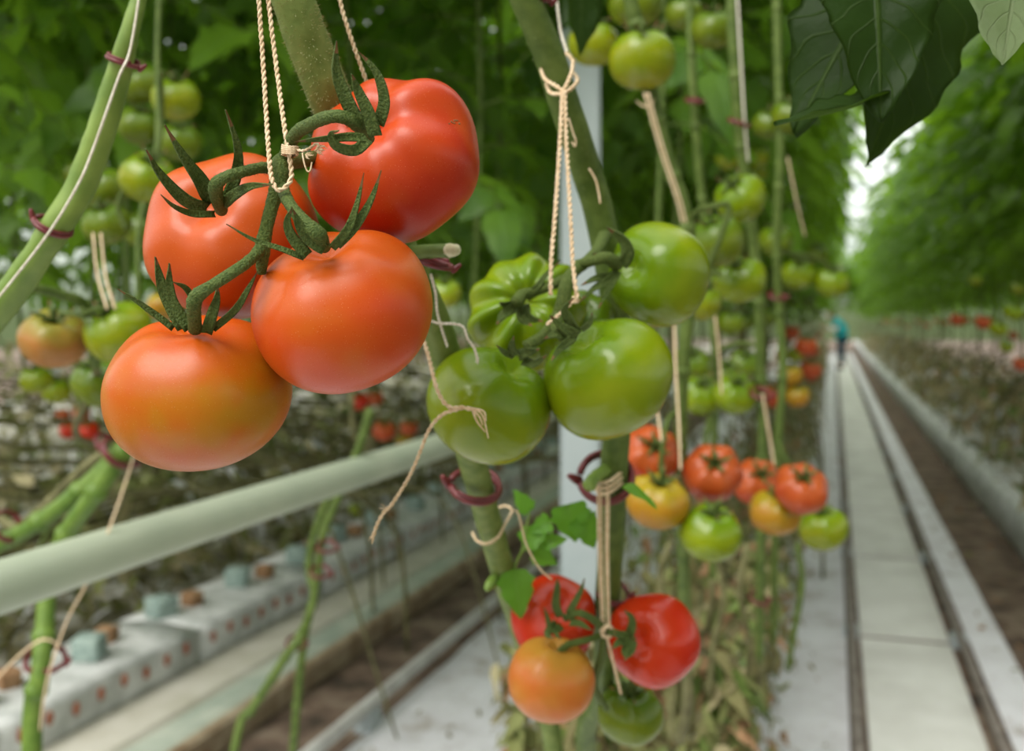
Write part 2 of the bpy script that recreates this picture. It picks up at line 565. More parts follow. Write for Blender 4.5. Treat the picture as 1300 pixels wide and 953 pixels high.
# ---- tomatoes
def fruit_mesh(nu, nv, lob, nl, squash, dimple, seed):
    bm = bmesh.new()
    rng = random.Random(seed)
    ph = [rng.uniform(0, 2 * PI) for _ in range(4)]
    amp = [rng.uniform(0.5, 1) for _ in range(4)]

    def pt(th, a):
        rho = math.sin(th) ** 0.93 if 0 < th < PI else 0.0
        z = math.cos(th)
        z = squash * (abs(z) ** 0.94) * (1 if z > 0 else -1)
        wt = math.exp(-((th - 0.75) / 0.62) ** 2)
        lobe = (math.cos(nl * a + ph[0]) * amp[0] + 0.6 * math.cos((nl - 2) * a + ph[1]) * amp[1] + 0.5 * math.cos(2 * a + ph[2]) * amp[2])
        r = 1 + lob * lobe * wt + lob * 0.35 * math.cos(nl * a + ph[0]) * math.exp(-((th - 1.9) / 0.9) ** 2) + 0.02 * math.cos(2 * a + ph[3])
        zz = z * (1 + lob * 0.8 * lobe * wt) - dimple * math.exp(-(rho / 0.27) ** 2) * (1 if th < PI / 2 else 0)
        if th > PI / 2:
            zz += 0.05 * math.exp(-(rho / 0.2) ** 2)
        return Vector((rho * r * math.cos(a), rho * r * math.sin(a), zz))
    rings = []
    for i in range(1, nv):
        th = PI * i / nv
        rings.append([bm.verts.new(pt(th, 2 * PI * k / nu)) for k in range(nu)])
    tp = bm.verts.new(pt(0, 0))
    bt = bm.verts.new(pt(PI, 0))
    for a, b in zip(rings, rings[1:]):
        for k in range(nu):
            bm.faces.new((a[k], b[k], b[(k + 1) % nu], a[(k + 1) % nu]))
    for k in range(nu):
        bm.faces.new((tp, rings[0][k], rings[0][(k + 1) % nu]))
        bm.faces.new((bt, rings[-1][(k + 1) % nu], rings[-1][k]))
    bmesh.ops.recalc_face_normals(bm, faces=bm.faces)
    return bm


FRUITS = {}


def fruit_data(mat, var, hi=False):
    key = (mat, var, hi)
    if key not in FRUITS:
        prm = {0: (0.045, 5, 0.84, 0.24, 11), 1: (0.06, 6, 0.80, 0.26, 23), 2: (0.035, 4, 0.90, 0.20, 37), 3: (0.10, 9, 0.78, 0.28, 41), 4: (0.028, 5, 0.84, 0.20, 53)}[var]
        nu, nv = (96, 64) if hi else (36, 24)
        bm = fruit_mesh(nu, nv, *prm)
        me = bpy.data.meshes.new('fruit')
        bm.to_mesh(me)
        bm.free()
        me.polygons.foreach_set('use_smooth', [True] * len(me.polygons))
        me.materials.append(M[mat])
        FRUITS[key] = me
    return FRUITS[key]


def axis_matrix(ax, spin=0.0):
    q = Vector((0, 0, 1)).rotation_difference(ax)
    return q.to_matrix().to_4x4() @ Matrix.Rotation(spin, 4, 'Z')


def calyx_generic(bm, c, ax, r, rng, n=5, length=0.62, ped=0.55, stalk_to=None):
    """short stalk and a star of sepals on the stalk end of a tomato"""
    top = c + ax * r * 0.60
    Mx = axis_matrix(ax, rng.uniform(0, 6))
    for i in range(n):
        a = 2 * PI * i / n + rng.uniform(-.25, .25)
        u = (Mx @ Vector((math.cos(a), math.sin(a), 0)))
        l = length * r * rng.uniform(.8, 1.2)
        lift = rng.uniform(0.12, 0.5)
        sepal(bm, [top + u * r * .05, top + u * l * .45 + ax * r * .24, top + u * l * .8 + ax * r * (.24 + lift * .2), top + u * l + ax * r * (.15 + lift)], r * .17, 6)
    end = stalk_to if stalk_to is not None else top + ax * r * ped
    mid = top.lerp(end, .5) + ax * r * .22
    tube(bm, [top - ax * r * .05, top + ax * r * .2, mid, end], [r * .085, r * .075, r * .09, r * .085], 7, 14)


def tomato(px, py, rpx, d, mat, label, axis=(0.0, .8, .55), var=0, hi=False, group=None, spin=None, stalk_to=None, sepals=True, seed=None, calyx=None):
    rng = random.Random(int(px * 13 + py * 7) if seed is None else seed)
    r = rpx / F * d
    c = P(px, py, d)
    ax = dirv(*axis)
    t = thing('tomato', label, 'tomato', c, group)
    f = bpy.data.objects.new('fruit', fruit_data(mat, var, hi))
    f.matrix_local = axis_matrix(ax, rng.uniform(0, 6) if spin is None else spin) @ Matrix.Scale(r, 4)
    f.parent = t
    link(f)
    if calyx is not None:
        bm = bmesh.new()
        calyx(bm)
        obj('calyx', bm, [M['sepal'], M['sepal_tip']], t)
    elif sepals:
        bm = bmesh.new()
        calyx_generic(bm, c, ax, r, rng, stalk_to=stalk_to)
        obj('calyx', bm, [M['sepal'], M['sepal_tip']], t)
    return t


# ---- leaves
def leaflet(bm, uvl, Mx, L, W, nt=9, ns=2, lobe=0.2, droop=0.25, fold=0.25, seed=0, mi=0, nlobe=3.5):
    rng = random.Random(seed)
    ph = rng.uniform(0, 6)
    grid = []
    for i in range(nt + 1):
        t = i / nt
        w = W * 0.5 * (math.sin(PI * min(1, (t * 0.97 + 0.03)) ** 0.72)) ** 0.85 if 0 < t < 1 else W * 0.012
        w *= 1 + lobe * math.sin(t * nlobe * 2 * PI + ph) if 0 < t < 1 else 1
        row = []
        for k in range(-ns, ns + 1):
            s = k / ns
            x = L * t - abs(s) * w * 0.25 * (1 if t < .9 else 0)
            y = s * w
            z = -droop * L * t * t + abs(s) * w * fold + 0.05 * W * math.sin(t * 13 + ph + s * 2.0) * abs(s)
            row.append((bm.verts.new(Mx @ Vector((x, y, z))), (t, s)))
        grid.append(row)
    for i in range(nt):
        for k in range(2 * ns):
            q = (grid[i][k], grid[i + 1][k], grid[i + 1][k + 1], grid[i][k + 1])
            f = bm.faces.new([v[0] for v in q])
            f.material_index = mi
            f.smooth = True
            for lp, v in zip(f.loops, q):
                lp[uvl].uv = v[1]


def compound_leaf(bm, uvl, base, direction, L, rng, nt=8, ns=1, droop=0.6, pairs=3):
    """a tomato leaf: drooping rachis with pairs of lobed leaflets and an end leaflet"""
    d = direction.normalized()
    side = d.cross(UP)
    side = side.normalized() if side.length > 1e-4 else Vector((1, 0, 0))
    pts = []
    for i in range(7):
        t = i / 6
        pts.append(base + d * L * t + UP * (0.18 * L * t - droop * L * t * t) + side * 0.04 * L * math.sin(t * 4 + rng.uniform(0, 1)))
    tube(bm, pts, [L * .011, L * .005], 4, raw=True, cap=False, mi=1)

    def at(t):
        x = t * 6
        k = min(5, int(x))
        return pts[k].lerp(pts[k + 1], x - k), (pts[k + 1] - pts[k]).normalized()
    for j in range(pairs + 1):
        t = 0.34 + 0.66 * j / pairs
        p, tg = at(min(1, t))
        sd = tg.cross(UP)
        sd = sd.normalized() if sd.length > 1e-4 else side
        nr = sd.cross(tg).normalized()
        if j == pairs:
            outs = [(tg, 1.05)]
        else:
            outs = [((sd * s * 0.88 + tg * 0.42 - UP * rng.uniform(0, .45)).normalized(), 0.72 + .22 * j / pairs) for s in (1, -1)]
        for od, sz in outs:
            yv = nr.cross(od)
            yv = yv.normalized()
            zv = od.cross(yv).normalized()
            tw = rng.uniform(-.6, .6)
            y2 = yv * math.cos(tw) + zv * math.sin(tw)
            z2 = od.cross(y2)
            Mx = Matrix(((od.x, y2.x, z2.x, p.x), (od.y, y2.y, z2.y, p.y), (od.z, y2.z, z2.z, p.z), (0, 0, 0, 1)))
            l = L * 0.41 * sz * rng.uniform(.85, 1.15)
            leaflet(bm, uvl, Mx, l, l * .58, nt, ns, .2, rng.uniform(.15, .5), rng.uniform(-.1, .35), rng.randint(0, 9999))


def new_leaf_bm():
    bm = bmesh.new()
    return bm, bm.loops.layers.uv.new('UVMap')


def frame_m(p, x, zhint):
    x = x.normalized()
    y = zhint.cross(x).normalized()
    z = x.cross(y)
    return Matrix(((x.x, y.x, z.x, p.x), (x.y, y.y, z.y, p.y), (x.z, y.z, z.z, p.z), (0, 0, 0, 1)))


# ---- clips
def clip(px, py, d, rpx, label, tilt=(0.15, .95, .3), gap=True, group=None, latch=1.0):
    """a plastic ring snapped round a stem, with a hinge bead and a latch tab"""
    c = P(px, py, d)
    r = rpx / F * d
    ax = dirv(*tilt)
    Mx = Matrix.Translation(c) @ axis_matrix(ax)
    t = thing('stem_clip', label, 'plant clip', c, group)
    # find the angle that faces sideways
    bm = bmesh.new()
    s0 = Mx.inverted() @ (c + RGT)
    a0 = math.atan2(s0.y, s0.x) + (0 if latch > 0 else PI)
    ring = [Mx @ Vector((r * math.cos(a0 + a), r * math.sin(a0 + a), 0)) for a in [R(12) + R(336) * i / 30 for i in range(31)]]
    tube(bm, ring, r * .145, 8, raw=True)
    ring2 = [q + ax * r * .2 for q in ring[3:-3]]
    tube(bm, ring2, r * .09, 6, raw=True)
    obj('ring', bm, M['clip'], t)
    bm = bmesh.new()
    q = Mx @ Vector((r * 1.12 * math.cos(a0), r * 1.12 * math.sin(a0), 0))
    o = (q - c).normalized()
    tube(bm, [q - ax * r * .2 - o * r * .1, q + ax * r * .05 + o * r * .1, q + ax * r * .3 + o * r * .28], [r * .2, r * .17, r * .1], 8, 8)
    obj('latch', bm, M['clip'], t)
    return t


def stem_tube(bm, pts, rad, seg=12, seed=0, hairs=0, rng=None, n=None):
    path, fr = tube(bm, pts, rad, seg, n or 10 * (len(pts) - 1), bumpy=.07, seed=seed)
    return path, fr


def add_hairs(bm, path, fr, rad, count, length, rng, i0=0, i1=None):
    i1 = i1 or len(path) - 1
    rr = interp(rad, len(path)) if isinstance(rad, (list, tuple)) else [rad] * len(path)
    for _ in range(count):
        i = rng.randint(i0, i1 - 1)
        k = rng.random()
        p = path[i].lerp(path[i + 1], k)
        t, u, v = fr[i]
        a = rng.uniform(0, 2 * PI)
        o = u * math.cos(a) + v * math.sin(a)
        b = p + o * rr[i] * .97
        l = length * rng.uniform(.5, 1.2)
        w = length * .07
        s = t.cross(o)
        tip = b + o * l + t * rng.uniform(-.35, .35) * l
        vs = [bm.verts.new(b + t * w), bm.verts.new(b - t * w * .5 + s * w * .8), bm.verts.new(b - t * w * .5 - s * w * .8), bm.verts.new(tip)]
        for f in ((0, 1, 3), (1, 2, 3), (2, 0, 3)):
            bm.faces.new([vs[x] for x in f])


def PP(l):
    return [P(*q) for q in l]


# ------------------------------------------------------------------ the setting
JOINTS = [4.97 + 1.67 * k for k in range(-3, 25)]


def sheet(x0, x1, y0, y1, z, nx, ny, amp, sc_, seed=0):
    bm = bmesh.new()
    g = []
    for i in range(nx + 1):
        for j in range(ny + 1):
            x = x0 + (x1 - x0) * i / nx
            y = y0 + (y1 - y0) * (j / ny) ** 2
            g.append(bm.verts.new((x, y, z + amp * noise.noise(Vector((x * sc_, y * sc_, seed))))))
    for i in range(nx):
        for j in range(ny):
            a = i * (ny + 1) + j
            bm.faces.new((g[a], g[a + ny + 1], g[a + ny + 2], g[a + 1]))
    return bm


bm = bmesh.new()
box(bm, -40, 16, -6, 75, -0.2, 0.0)
struct('floor', bm, M['ground'])
struct('floor_film_under_row', sheet(-1.60, 0.055, -1, 46, .012, 30, 140, .012, 3.1), M['cover'], True)
struct('floor_film_beside_rail', sheet(0.625, 0.79, -1, 46, .014, 6, 140, .010, 4.2, 5), M['cover'], True)
struct('floor_between_rows', sheet(-14, -3.0, -1, 60, .02, 60, 120, .03, 1.3, 8), M['mixed'], True)
bm = bmesh.new()
for a, b in zip(JOINTS, JOINTS[1:]):
    box(bm, 0.125, 0.535, a + 0.032, b - 0.032, 0.0, 0.014)
bmesh.ops.bevel(bm, geom=bm.edges[:], offset=.003, segments=1, affect='EDGES')
struct('floor_aisle', bm, M['slab'])


# rails of the aisle
def rail(x, mat, label, r=.024, z=.066, supports=True, y1=66):
    t = thing('pipe_rail', label, 'rail', (x, 3, 0))
    bm = bmesh.new()
    tube(bm, [(x, -1.0 + (y1 + 1) * i / 40, z + .002 * math.sin(i * 1.7)) for i in range(41)], r, 12, raw=True)
    obj('rail_pipe', bm, mat, t)
    if supports:
        for y in JOINTS[1:14]:
            bm = bevelled_box(x - .035, x + .035, y - .05, y + .05, 0.0, z - r * .6, .004, 1)
            obj('rail_support', bm, M['post'], t, False)
    return t


rail(.082, M['rail_rust'], 'dark worn steel pipe rail edging the pale aisle panels on the hanging tomatoes side', .021)
rail(.572, M['rail_rust'], 'dark worn steel pipe rail between pale aisle panels and brown soil strip', .017)
rail(-1.70, M['rail_white'], 'white painted pipe rail on white ground film beside the cream gutter', .026, .09)

# the pipe along the row, hung at chest height
t = thing('heating_pipe', 'thick cream heating pipe slanting away below the ripe tomatoes', 'pipe', (-.95, 3, 1.2))
bm = bmesh.new()
tube(bm, [(-.955, -.3 + 60 * i / 40, 1.19 + .004 * math.sin(i * 1.3)) for i in range(41)], .031, 24, raw=True)
obj('pipe_body', bm, M['pipe'], t)
bm = bmesh.new()
tube(bm, [(-.955, 4.9, 1.19), (-.955, 5.0, 1.19)], .036, 24, raw=True)
obj('pipe_sleeve', bm, M['pipe'], t)

# post in the row
t = thing('greenhouse_post', 'square white painted post standing behind the green tomatoes', 'post', P(736, 405, 2.6) - UP * 1.5)
c = P(736, 405, 2.6)
bm = bmesh.new()
box(bm, -.05, .05, -.05, .05, .012, 4.2)
bmesh.ops.bevel(bm, geom=bm.edges[:], offset=.008, segments=3, affect='EDGES')
bmesh.ops.rotate(bm, verts=bm.verts, cent=(0, 0, 0), matrix=Matrix.Rotation(TH, 3, 'Z'))
bmesh.ops.translate(bm, verts=bm.verts, vec=(c.x, c.y, 0))
obj('post_body', bm, M['post'], t, False)
bm = bmesh.new()
box(bm, -.085, .085, -.085, .085, .012, .03)
bmesh.ops.bevel(bm, geom=bm.edges[:], offset=.003, segments=1, affect='EDGES')
bmesh.ops.rotate(bm, verts=bm.verts, cent=(0, 0, 0), matrix=Matrix.Rotation(TH, 3, 'Z'))
bmesh.ops.translate(bm, verts=bm.verts, vec=(c.x, c.y, 0))
obj('base_plate', bm, M['post'], t, False)

# gutter of the next row: folded trough, algae stained floor, brown edge
t = thing('growing_gutter', 'long cream gutter with a brown stained edge beside the white rail', 'gutter', (-2.5, 3, 0))
Y0, Y1 = 0.5, 55


def extrude_profile(prof, y0, y1, ny=60, amp=0.0, seed=0):
    bm = bmesh.new()
    rows = []
    for j in range(ny + 1):
        y = y0 + (y1 - y0) * (j / ny) ** 1.6
        rows.append([bm.verts.new((x + amp * noise.noise(Vector((y * 6, z * 9, seed))), y, z + amp * .6 * noise.noise(Vector((y * 5, x * 9, seed + 4))))) for x, z in prof])
    for a, b in zip(rows, rows[1:]):
        for k in range(len(prof) - 1):
            bm.faces.new((a[k], a[k + 1], b[k + 1], b[k]))
    return bm


obj('gutter_side', extrude_profile([(-2.16, .0), (-2.12, .004), (-2.115, .09), (-2.13, .105), (-2.15, .105), (-2.155, .09)], Y0, Y1), M['gutter_rust'], t, False)
obj('gutter_floor', extrude_profile([(-2.155, .088), (-2.19, .10), (-2.30, .10), (-2.31, .094)], Y0, Y1), M['gutter_green'], t, False)
obj('gutter_back', extrude_profile([(-2.31, .094), (-2.33, .112), (-2.5, .115), (-2.55, .11), (-3.1, .11), (-3.1, .0)], Y0, Y1), M['gutter_cream'], t, False)

# slabs in the gutter, each with drain slits along its side
rng = random.Random(5)
sp = None
for i in range(26):
    y = 1.4 + i * 1.02
    if sp is None:
        sp = thing('growing_slab', 'white wrapped growing slab with rusty drain holes in the cream gutter', 'growing slab', (-2.55, y, .11), 'growing slabs in the cream gutter')
        bm = bmesh.new()
        box(bm, -2.98, -2.56, y, y + 1.017, .112, .265)
        bmesh.ops.subdivide_edges(bm, edges=bm.edges[:], cuts=6, use_grid_fill=True)
        for v in bm.verts:
            v.co += Vector((noise.noise(v.co * 5), noise.noise(v.co * 5 + Vector((7, 0, 0))), noise.noise(v.co * 5 + Vector((0, 9, 0))))) * .008
            if v.co.z > .2:
                v.co.z -= .02 * abs(v.co.x + 2.77) / .2
        nf = len(bm.faces)
        for k in range(8):
            yy = y + .08 + k * .12
            m_ = Matrix.Translation((-2.548, yy, .195 + .008 * math.sin(k * 2.1))) @ Matrix.Diagonal((.006, .017, .024, 1))
            bmesh.ops.create_icosphere(bm, subdivisions=2, radius=1, matrix=m_)
        bm.faces.ensure_lookup_table()
        for f in bm.faces[nf:]:
            f.material_index = 1
        obj('slab_film', bm, [M['film'], M['drain']], sp)
        s = sp
    else:
        s = copy_tree(sp)
        s.location = (-2.55, y, .11)

# cubes on the slabs: grey green ones, each with a brown one close behind
for i in range(34):
    pair = i // 2
    y = 1.5 + pair * .5 + (i % 2) * .17 + rng.uniform(-.02, .02)
    nm = ('rockwool_cube', 'grey green rockwool cube standing on a white growing slab', 'propagation cube', 'grey green cubes on the slabs', 'wool') if i % 2 == 0 else \
        ('rockwool_cube', 'rusty brown rockwool cube standing on a white growing slab', 'propagation cube', 'brown cubes on the slabs', 'wool_brown')
    k = .05 if i % 2 == 0 else .036
    bm = bevelled_box(-k, k, -k, k, 0, k * 1.7, .008, 2)
    for v in bm.verts:
        v.co += Vector((noise.noise(v.co * 40 + Vector((i, 0, 0))), noise.noise(v.co * 40 + Vector((0, i, 0))), 0)) * .006
    bmesh.ops.rotate(bm, verts=bm.verts, cent=(0, 0, 0), matrix=Matrix.Rotation(rng.uniform(-.4, .4), 3, 'Z'))
    bmesh.ops.translate(bm, verts=bm.verts, vec=(-2.74 + rng.uniform(-.05, .05), y, .258))
    o = obj(nm[0], bm, M[nm[4]])
    tag(o, nm[1], nm[2], nm[3])

# gutter across the aisle: film hung over its side
t = thing('growing_gutter', 'long film wrapped gutter raised beyond the brown soil strip', 'gutter', (1.5, 4, 0))
obj('film_side', extrude_profile([(1.19, .0), (1.17, .06), (1.15, .14), (1.145, .22), (1.15, .29), (1.18, .315), (1.24, .31), (1.32, .30)], 1.2, 60, 420, .045, 3), M['film'], t)
obj('gutter_bed', extrude_profile([(1.32, .30), (1.5, .29), (1.8, .30), (2.2, .29), (2.6, .28), (2.6, 0)], 1.2, 60, 120, .03, 6), M['mixed'], t)

# trough of the row beside the camera, lower, behind the hanging stems
t = thing('growing_gutter', 'low white gutter half hidden under dried leaves beside the aisle', 'gutter', (-.62, 4, 0))
obj('gutter_side', extrude_profile([(-.50, .015), (-.485, .05), (-.485, .13), (-.50, .14), (-.52, .13)], 1.6, 55, 90, .006, 2), M['film'], t)
obj('gutter_bed', extrude_profile([(-.52, .13), (-.6, .125), (-.74, .13), (-.78, .12), (-.78, .015)], 1.6, 55, 90, .012, 9), M['mixed'], t)

# white steel frame of the greenhouse roof, far overhead
bm = bmesh.new()
for i in range(16):
    y = -3 + i * 5.0
    tube(bm, [(-36, y, 4.9), (14, y, 4.9)], .05, 6, raw=True)
    for k in range(12):
        x = -34 + k * 4.0
        tube(bm, [(x, y, 4.9), (x + 2, y, 6.0), (x + 4, y, 4.9)], .035, 6, raw=True)
for k in range(13):
    tube(bm, [(-34 + k * 4.0, -4, 4.98), (-34 + k * 4.0, 74, 4.98)], .06, 6, raw=True)
struct('ceiling_frame', bm, M['post'])

# lanes measured from the photo, set square to the aisle
for o in list(COL.objects):
    if o.parent is None and o.type in ('EMPTY', 'MESH') and o.name.split('.')[0] in ('pipe_rail', 'heating_pipe', 'growing_gutter', 'growing_slab', 'rockwool_cube', 'floor_film_beside_rail', 'floor_aisle'):
        if o.name.startswith('rockwool'):
            o.location.x += .12
        elif o.type == 'EMPTY':
            o.location.x *= .952
            o.scale.x = .952
        else:
            o.scale.x = .952

# ------------------------------------------------------------------ the ripe plant and its truss
rng = random.Random(77)


def sep(bm, pts, wpx, d0, d1, n=14):
    wpx = wpx * 1.25
    """sepal through photo points, running from distance d0 at its base to d1 at its tip"""
    q = [P(x, y, d0 + (d1 - d0) * i / (len(pts) - 1)) for i, (x, y) in enumerate(pts)]
    sepal(bm, q, wpx / F * d0, n)


def px_tube(bm, pts, rpx, seg=10, bumpy=.12, n=None):
    q = PP(pts)
    rr = [r / F * p[2] for r, p in zip(rpx, pts)] if isinstance(rpx, (list, tuple)) else [rpx / F * p[2] for p in pts]
    return tube(bm, q, rr, seg, n or 10 * (len(q) - 1), bumpy=bumpy), rr


dA, dB, dC, dD = .487, .503, .450, .462


def cal_A(bm):
    d = .405
    for pts, w in (([(459, 160), (440, 124), (426, 90), (427, 52)], 19), ([(477, 172), (470, 146), (453, 113), (446, 94)], 18),
                   ([(480, 158), (489, 128), (479, 94), (455, 66)], 16), ([(463, 176), (440, 174), (408, 176), (374, 180)], 12),
                   ([(468, 178), (450, 190), (427, 184), (420, 170), (430, 166)], 15)):
        sep(bm, pts, w, d, d - .012)
    (pa, fr), rr = px_tube(bm, [(358, 208, .440), (374, 172, .425), (393, 158, .412), (420, 148, .402), (440, 150, .402), (456, 160, .408), (468, 176, .424)], [9, 8.5, 8.5, 8.5, 9, 9.5, 8], 14)
    add_hairs(bm, pa, fr, rr, 160, .0014, rng)


def cal_B(bm):
    d = .436
    for pts, w in (([(271, 256), (256, 232), (236, 205), (209, 158)], 20), ([(262, 264), (240, 255), (220, 240), (199, 216), (185, 189)], 17),
                   ([(272, 272), (246, 272), (222, 262), (204, 247)], 9), ([(288, 254), (300, 226), (302, 190), (286, 139)], 16),
                   ([(284, 258), (300, 247), (319, 236), (346, 234)], 15)):
        sep(bm, pts, w, d, d - .03)
    bmx = bmesh.new()
    (pa, fr), rr = px_tube(bm, [(352, 214, .438), (330, 213, .428), (305, 219, .418), (284, 226, .414), (274, 236, .418), (275, 250, .428), (281, 266, .447)], [8, 7.2, 7.2, 7.6, 9.5, 8.5, 8.5], 14)
    add_hairs(bm, pa, fr, rr, 160, .0013, rng)
    bmx.free()


def cal_C(bm):
    d = .412
    for pts, w in (([(390, 324), (373, 302), (365, 281), (371, 262)], 15), ([(412, 316), (391, 300), (378, 282), (371, 265)], 17),
                   ([(421, 314), (442, 290), (453, 262), (462, 219)], 12), ([(427, 311), (454, 283), (471, 255), (484, 216)], 13),
                   ([(386, 327), (356, 316), (322, 304), (287, 284)], 8)):
        sep(bm, pts, w, d, d - .012)
    (pa, fr), rr = px_tube(bm, [(357, 232, .436), (362, 248, .425), (374, 268, .414), (391, 286, .408), (404, 298, .408), (412, 314, .420)], [8.5, 8, 8, 9.5, 11, 8], 14)
    add_hairs(bm, pa, fr, rr, 140, .0013, rng)


def cal_D(bm):
    d = .436
    for pts, w in (([(232, 417), (212, 376), (202, 350), (197, 326)], 16), ([(240, 418), (221, 384), (215, 358), (215, 334)], 15),
                   ([(262, 422), (271, 398), (275, 380), (276, 362)], 15), ([(270, 417), (299, 392), (316, 366), (327, 344)], 10),
                   ([(220, 417), (196, 399), (174, 382), (149, 366)], 9), ([(250, 392), (236, 366), (220, 358)], 9)):
        sep(bm, pts, w, d, d - .012)
    (pa, fr), rr = px_tube(bm, [(333, 312, .430), (322, 326, .424), (304, 340, .418), (270, 362, .416), (250, 376, .418), (246, 390, .422), (248, 418, .436)], [8.5, 7.5, 7.5, 7.5, 10, 9, 9], 14)
    add_hairs(bm, pa, fr, rr, 170, .0013, rng)


tA = tomato(500, 204, 110, dA, 'red_A', 'large red ripe tomato with a tiny brown scar, topmost of the ripe cluster', (-.30, .44, .85), 1, True, spin=.7, calyx=cal_A)
tB = tomato(294, 300, 108, dB, 'red_B', 'orange red ripe tomato partly hidden behind the thick green truss stalk', (-.14, .40, .9), 0, True, spin=2.0, calyx=cal_B)
tC = tomato(436, 394, 115, dC, 'red_C', 'bright orange red ripe tomato overlapping the yellow orange one', (-.20, .86, .46), 4, True, spin=.4, calyx=cal_C)
tD = tomato(251, 497, 114, dD, 'orange_D', 'yellow orange ripening tomato hanging lowest in the ripe cluster', (-.04, .96, .27), 4, True, spin=2.6, calyx=cal_D)

# the little scar on the topmost tomato
from mathutils.bvhtree import BVHTree


def surface_point(t, px, py):
    f = [c for c in t.children if c.name.startswith('fruit')][0]
    bpy.context.view_layer.update()
    mw = f.matrix_world
    inv = mw.inverted()
    o = inv @ CAM
    dd = (inv.to_3x3() @ (P(px, py, 1.0) - CAM)).normalized()
    vs = [v.co.copy() for v in f.data.vertices]
    bv = BVHTree.FromPolygons(vs, [tuple(p.vertices) for p in f.data.polygons])
    h = bv.ray_cast(o, dd)
    if h[0] is None:
        return None, None
    return mw @ h[0], (mw.to_3x3() @ h[1]).normalized()


bm = bmesh.new()
for i in range(9):
    p, n_ = surface_point(tA, 571 + i * 1.7 + rng.uniform(-1, 1), 155 + rng.uniform(-2.2, 2.2))
    if p is not None:
        bmesh.ops.create_icosphere(bm, subdivisions=1, radius=1, matrix=Matrix.Translation(p) @ axis_matrix(n_, rng.uniform(0, 6)) @ Matrix.Diagonal((.0007, .00045, .00022, 1)))
sc_o = obj('scar', bm, M['sepal_tip'], tA)

# plant that carries them
p1 = [(338, -160, .47), (352, -60, .475), (372, 0, .48), (398, 70, .49), (424, 136, .505), (480, 260, .56), (556, 420, .625), (585, 530, .66), (612, 630, .72), (640, 730, .80), (668, 820, .89), (700, 930, 1.0)]
base = Vector((-.42, 1.75, .02))
t1 = thing('tomato_plant', 'thick hairy tomato stem carrying the ripe cluster and slanting down past the green tomatoes', 'plant', base)
path_pts = PP(p1) + [Vector((-.25, 1.15, .55)), Vector((-.36, 1.55, .2)), base]
rad = [.0098, .0100, .0103, .0107, .0108, .0105, .0102, .0098, .0098, .0098, .0098, .0098, .009, .009, .009]
bm = bmesh.new()
pa, fr = stem_tube(bm, path_pts, rad, 18, 1)
obj('stem', bm, M['stem_front'], t1)
bm = bmesh.new()
add_hairs(bm, pa, fr, rad, 1900, .0023, rng, 6, 52)
obj('stem_hairs', bm, M['hair'], t1, False)
# truss stalk: from the stem behind the top tomato to the knuckle and down to the fork
bm = bmesh.new()
(q, f_), rr = px_tube(bm, [(432, 196, .515), (405, 200, .48), (380, 204, .455), (358, 206, .438), (355, 222, .434), (352, 240, .432), (345, 262, .431), (338, 290, .430), (333, 318, .430), (332, 346, .436)],
                      [9, 9, 9.5, 12, 13, 11, 8.5, 8.5, 10.5, 6], 16)
add_hairs(bm, q, f_, rr, 260, .0014, rng)
obj('truss_stalk', bm, M['truss'], t1)
# nodes and the cut leaf stubs on the stem
bm = bmesh.new()
px_tube(bm, [(520, 322, .575), (545, 319, .565), (570, 318, .557)], [11, 9.5, 9.5], 14)
stub = obj('leaf_stub', bm, M['stem'], t1)
bm = bmesh.new()
px_tube(bm, [(569, 318, .557), (580, 317, .553)], [9, 8], 12, .25, 4)
obj('cut_end', bm, M['cut'], stub)
bm = bmesh.new()
px_tube(bm, [(630, 735, .785), (622, 742, .775), (618, 748, .77)], [8, 7, 4], 8)
obj('leaf_stub', bm, M['stem_pale'], t1)
# side shoot with young leaves near the foot of the stem
bm, uvl = new_leaf_bm()
s0 = P(645, 730, .80)
for (x, y, ang, l, w) in ((652, 722, -80, 62, 30), (664, 690, 40, 40, 22), (676, 700, -20, 34, 20), (720, 640, -75, 48, 34), (700, 662, -160, 30, 18), (672, 650, 120, 34, 16), (735, 655, -60, 44, 26), (690, 690, 20, 30, 14)):
    d = .78
    x3 = RGT * math.cos(R(ang)) + UP * math.sin(R(ang)) - FWD * .25
    leaflet(bm, uvl, frame_m(P(x, y, d), x3, -FWD + UP * .6), l / F * d, w / F * d * 1.5, 9, 2, .14, .3, .3, x)
tube(bm, PP([(646, 745, .80), (660, 705, .78), (690, 672, .78), (722, 642, .78)]), [.0016, .0013, .0010, .0008], 6, 20, mi=1)
tube(bm, PP([(662, 702, .78), (668, 672, .78), (672, 652, .78)]), [.0011, .0008], 6, 12, mi=1)
obj('side_shoot', bm, [M['leaf_young'], M['stem_pale']], t1)

# strings on the ripe truss
s1 = [(326, -40, .445), (330, 20, .443), (335, 95, .440), (339, 160, .434), (343, 214, .424), (346, 230, .420)]
s2 = [(337, -40, .447), (343, 20, .445), (351, 85, .441), (361, 160, .431), (367, 195, .424), (370, 224, .421)]
tw = thing('twine', 'doubled beige twine looped under the knuckle of the ripe cluster', 'string', P(355, 230, .42))
bm = bmesh.new()
loop = PP(s1) + PP([(352, 241, .419), (362, 238, .419)]) + PP(s2)[::-1]
rope(bm, loop, 3.4 / F * .435, n=500)
obj('twine_loop', bm, M['twine'], tw)
bm = bmesh.new()
for k in range(5):
    rope(bm, PP([(358, 184 + k * 2.5, .423), (368, 186 + k * 2.2, .418), (378, 187 + k * 2.0, .422), (371, 191 + k * 2, .44), (358, 186 + k * 2.5, .423)]), 1.5 / F * .42, n=60)
rope(bm, PP([(376, 190, .42), (386, 191, .418), (396, 186, .418), (402, 182, .418), (404, 186, .418), (400, 192, .418)]), 2.0 / F * .42, n=80)
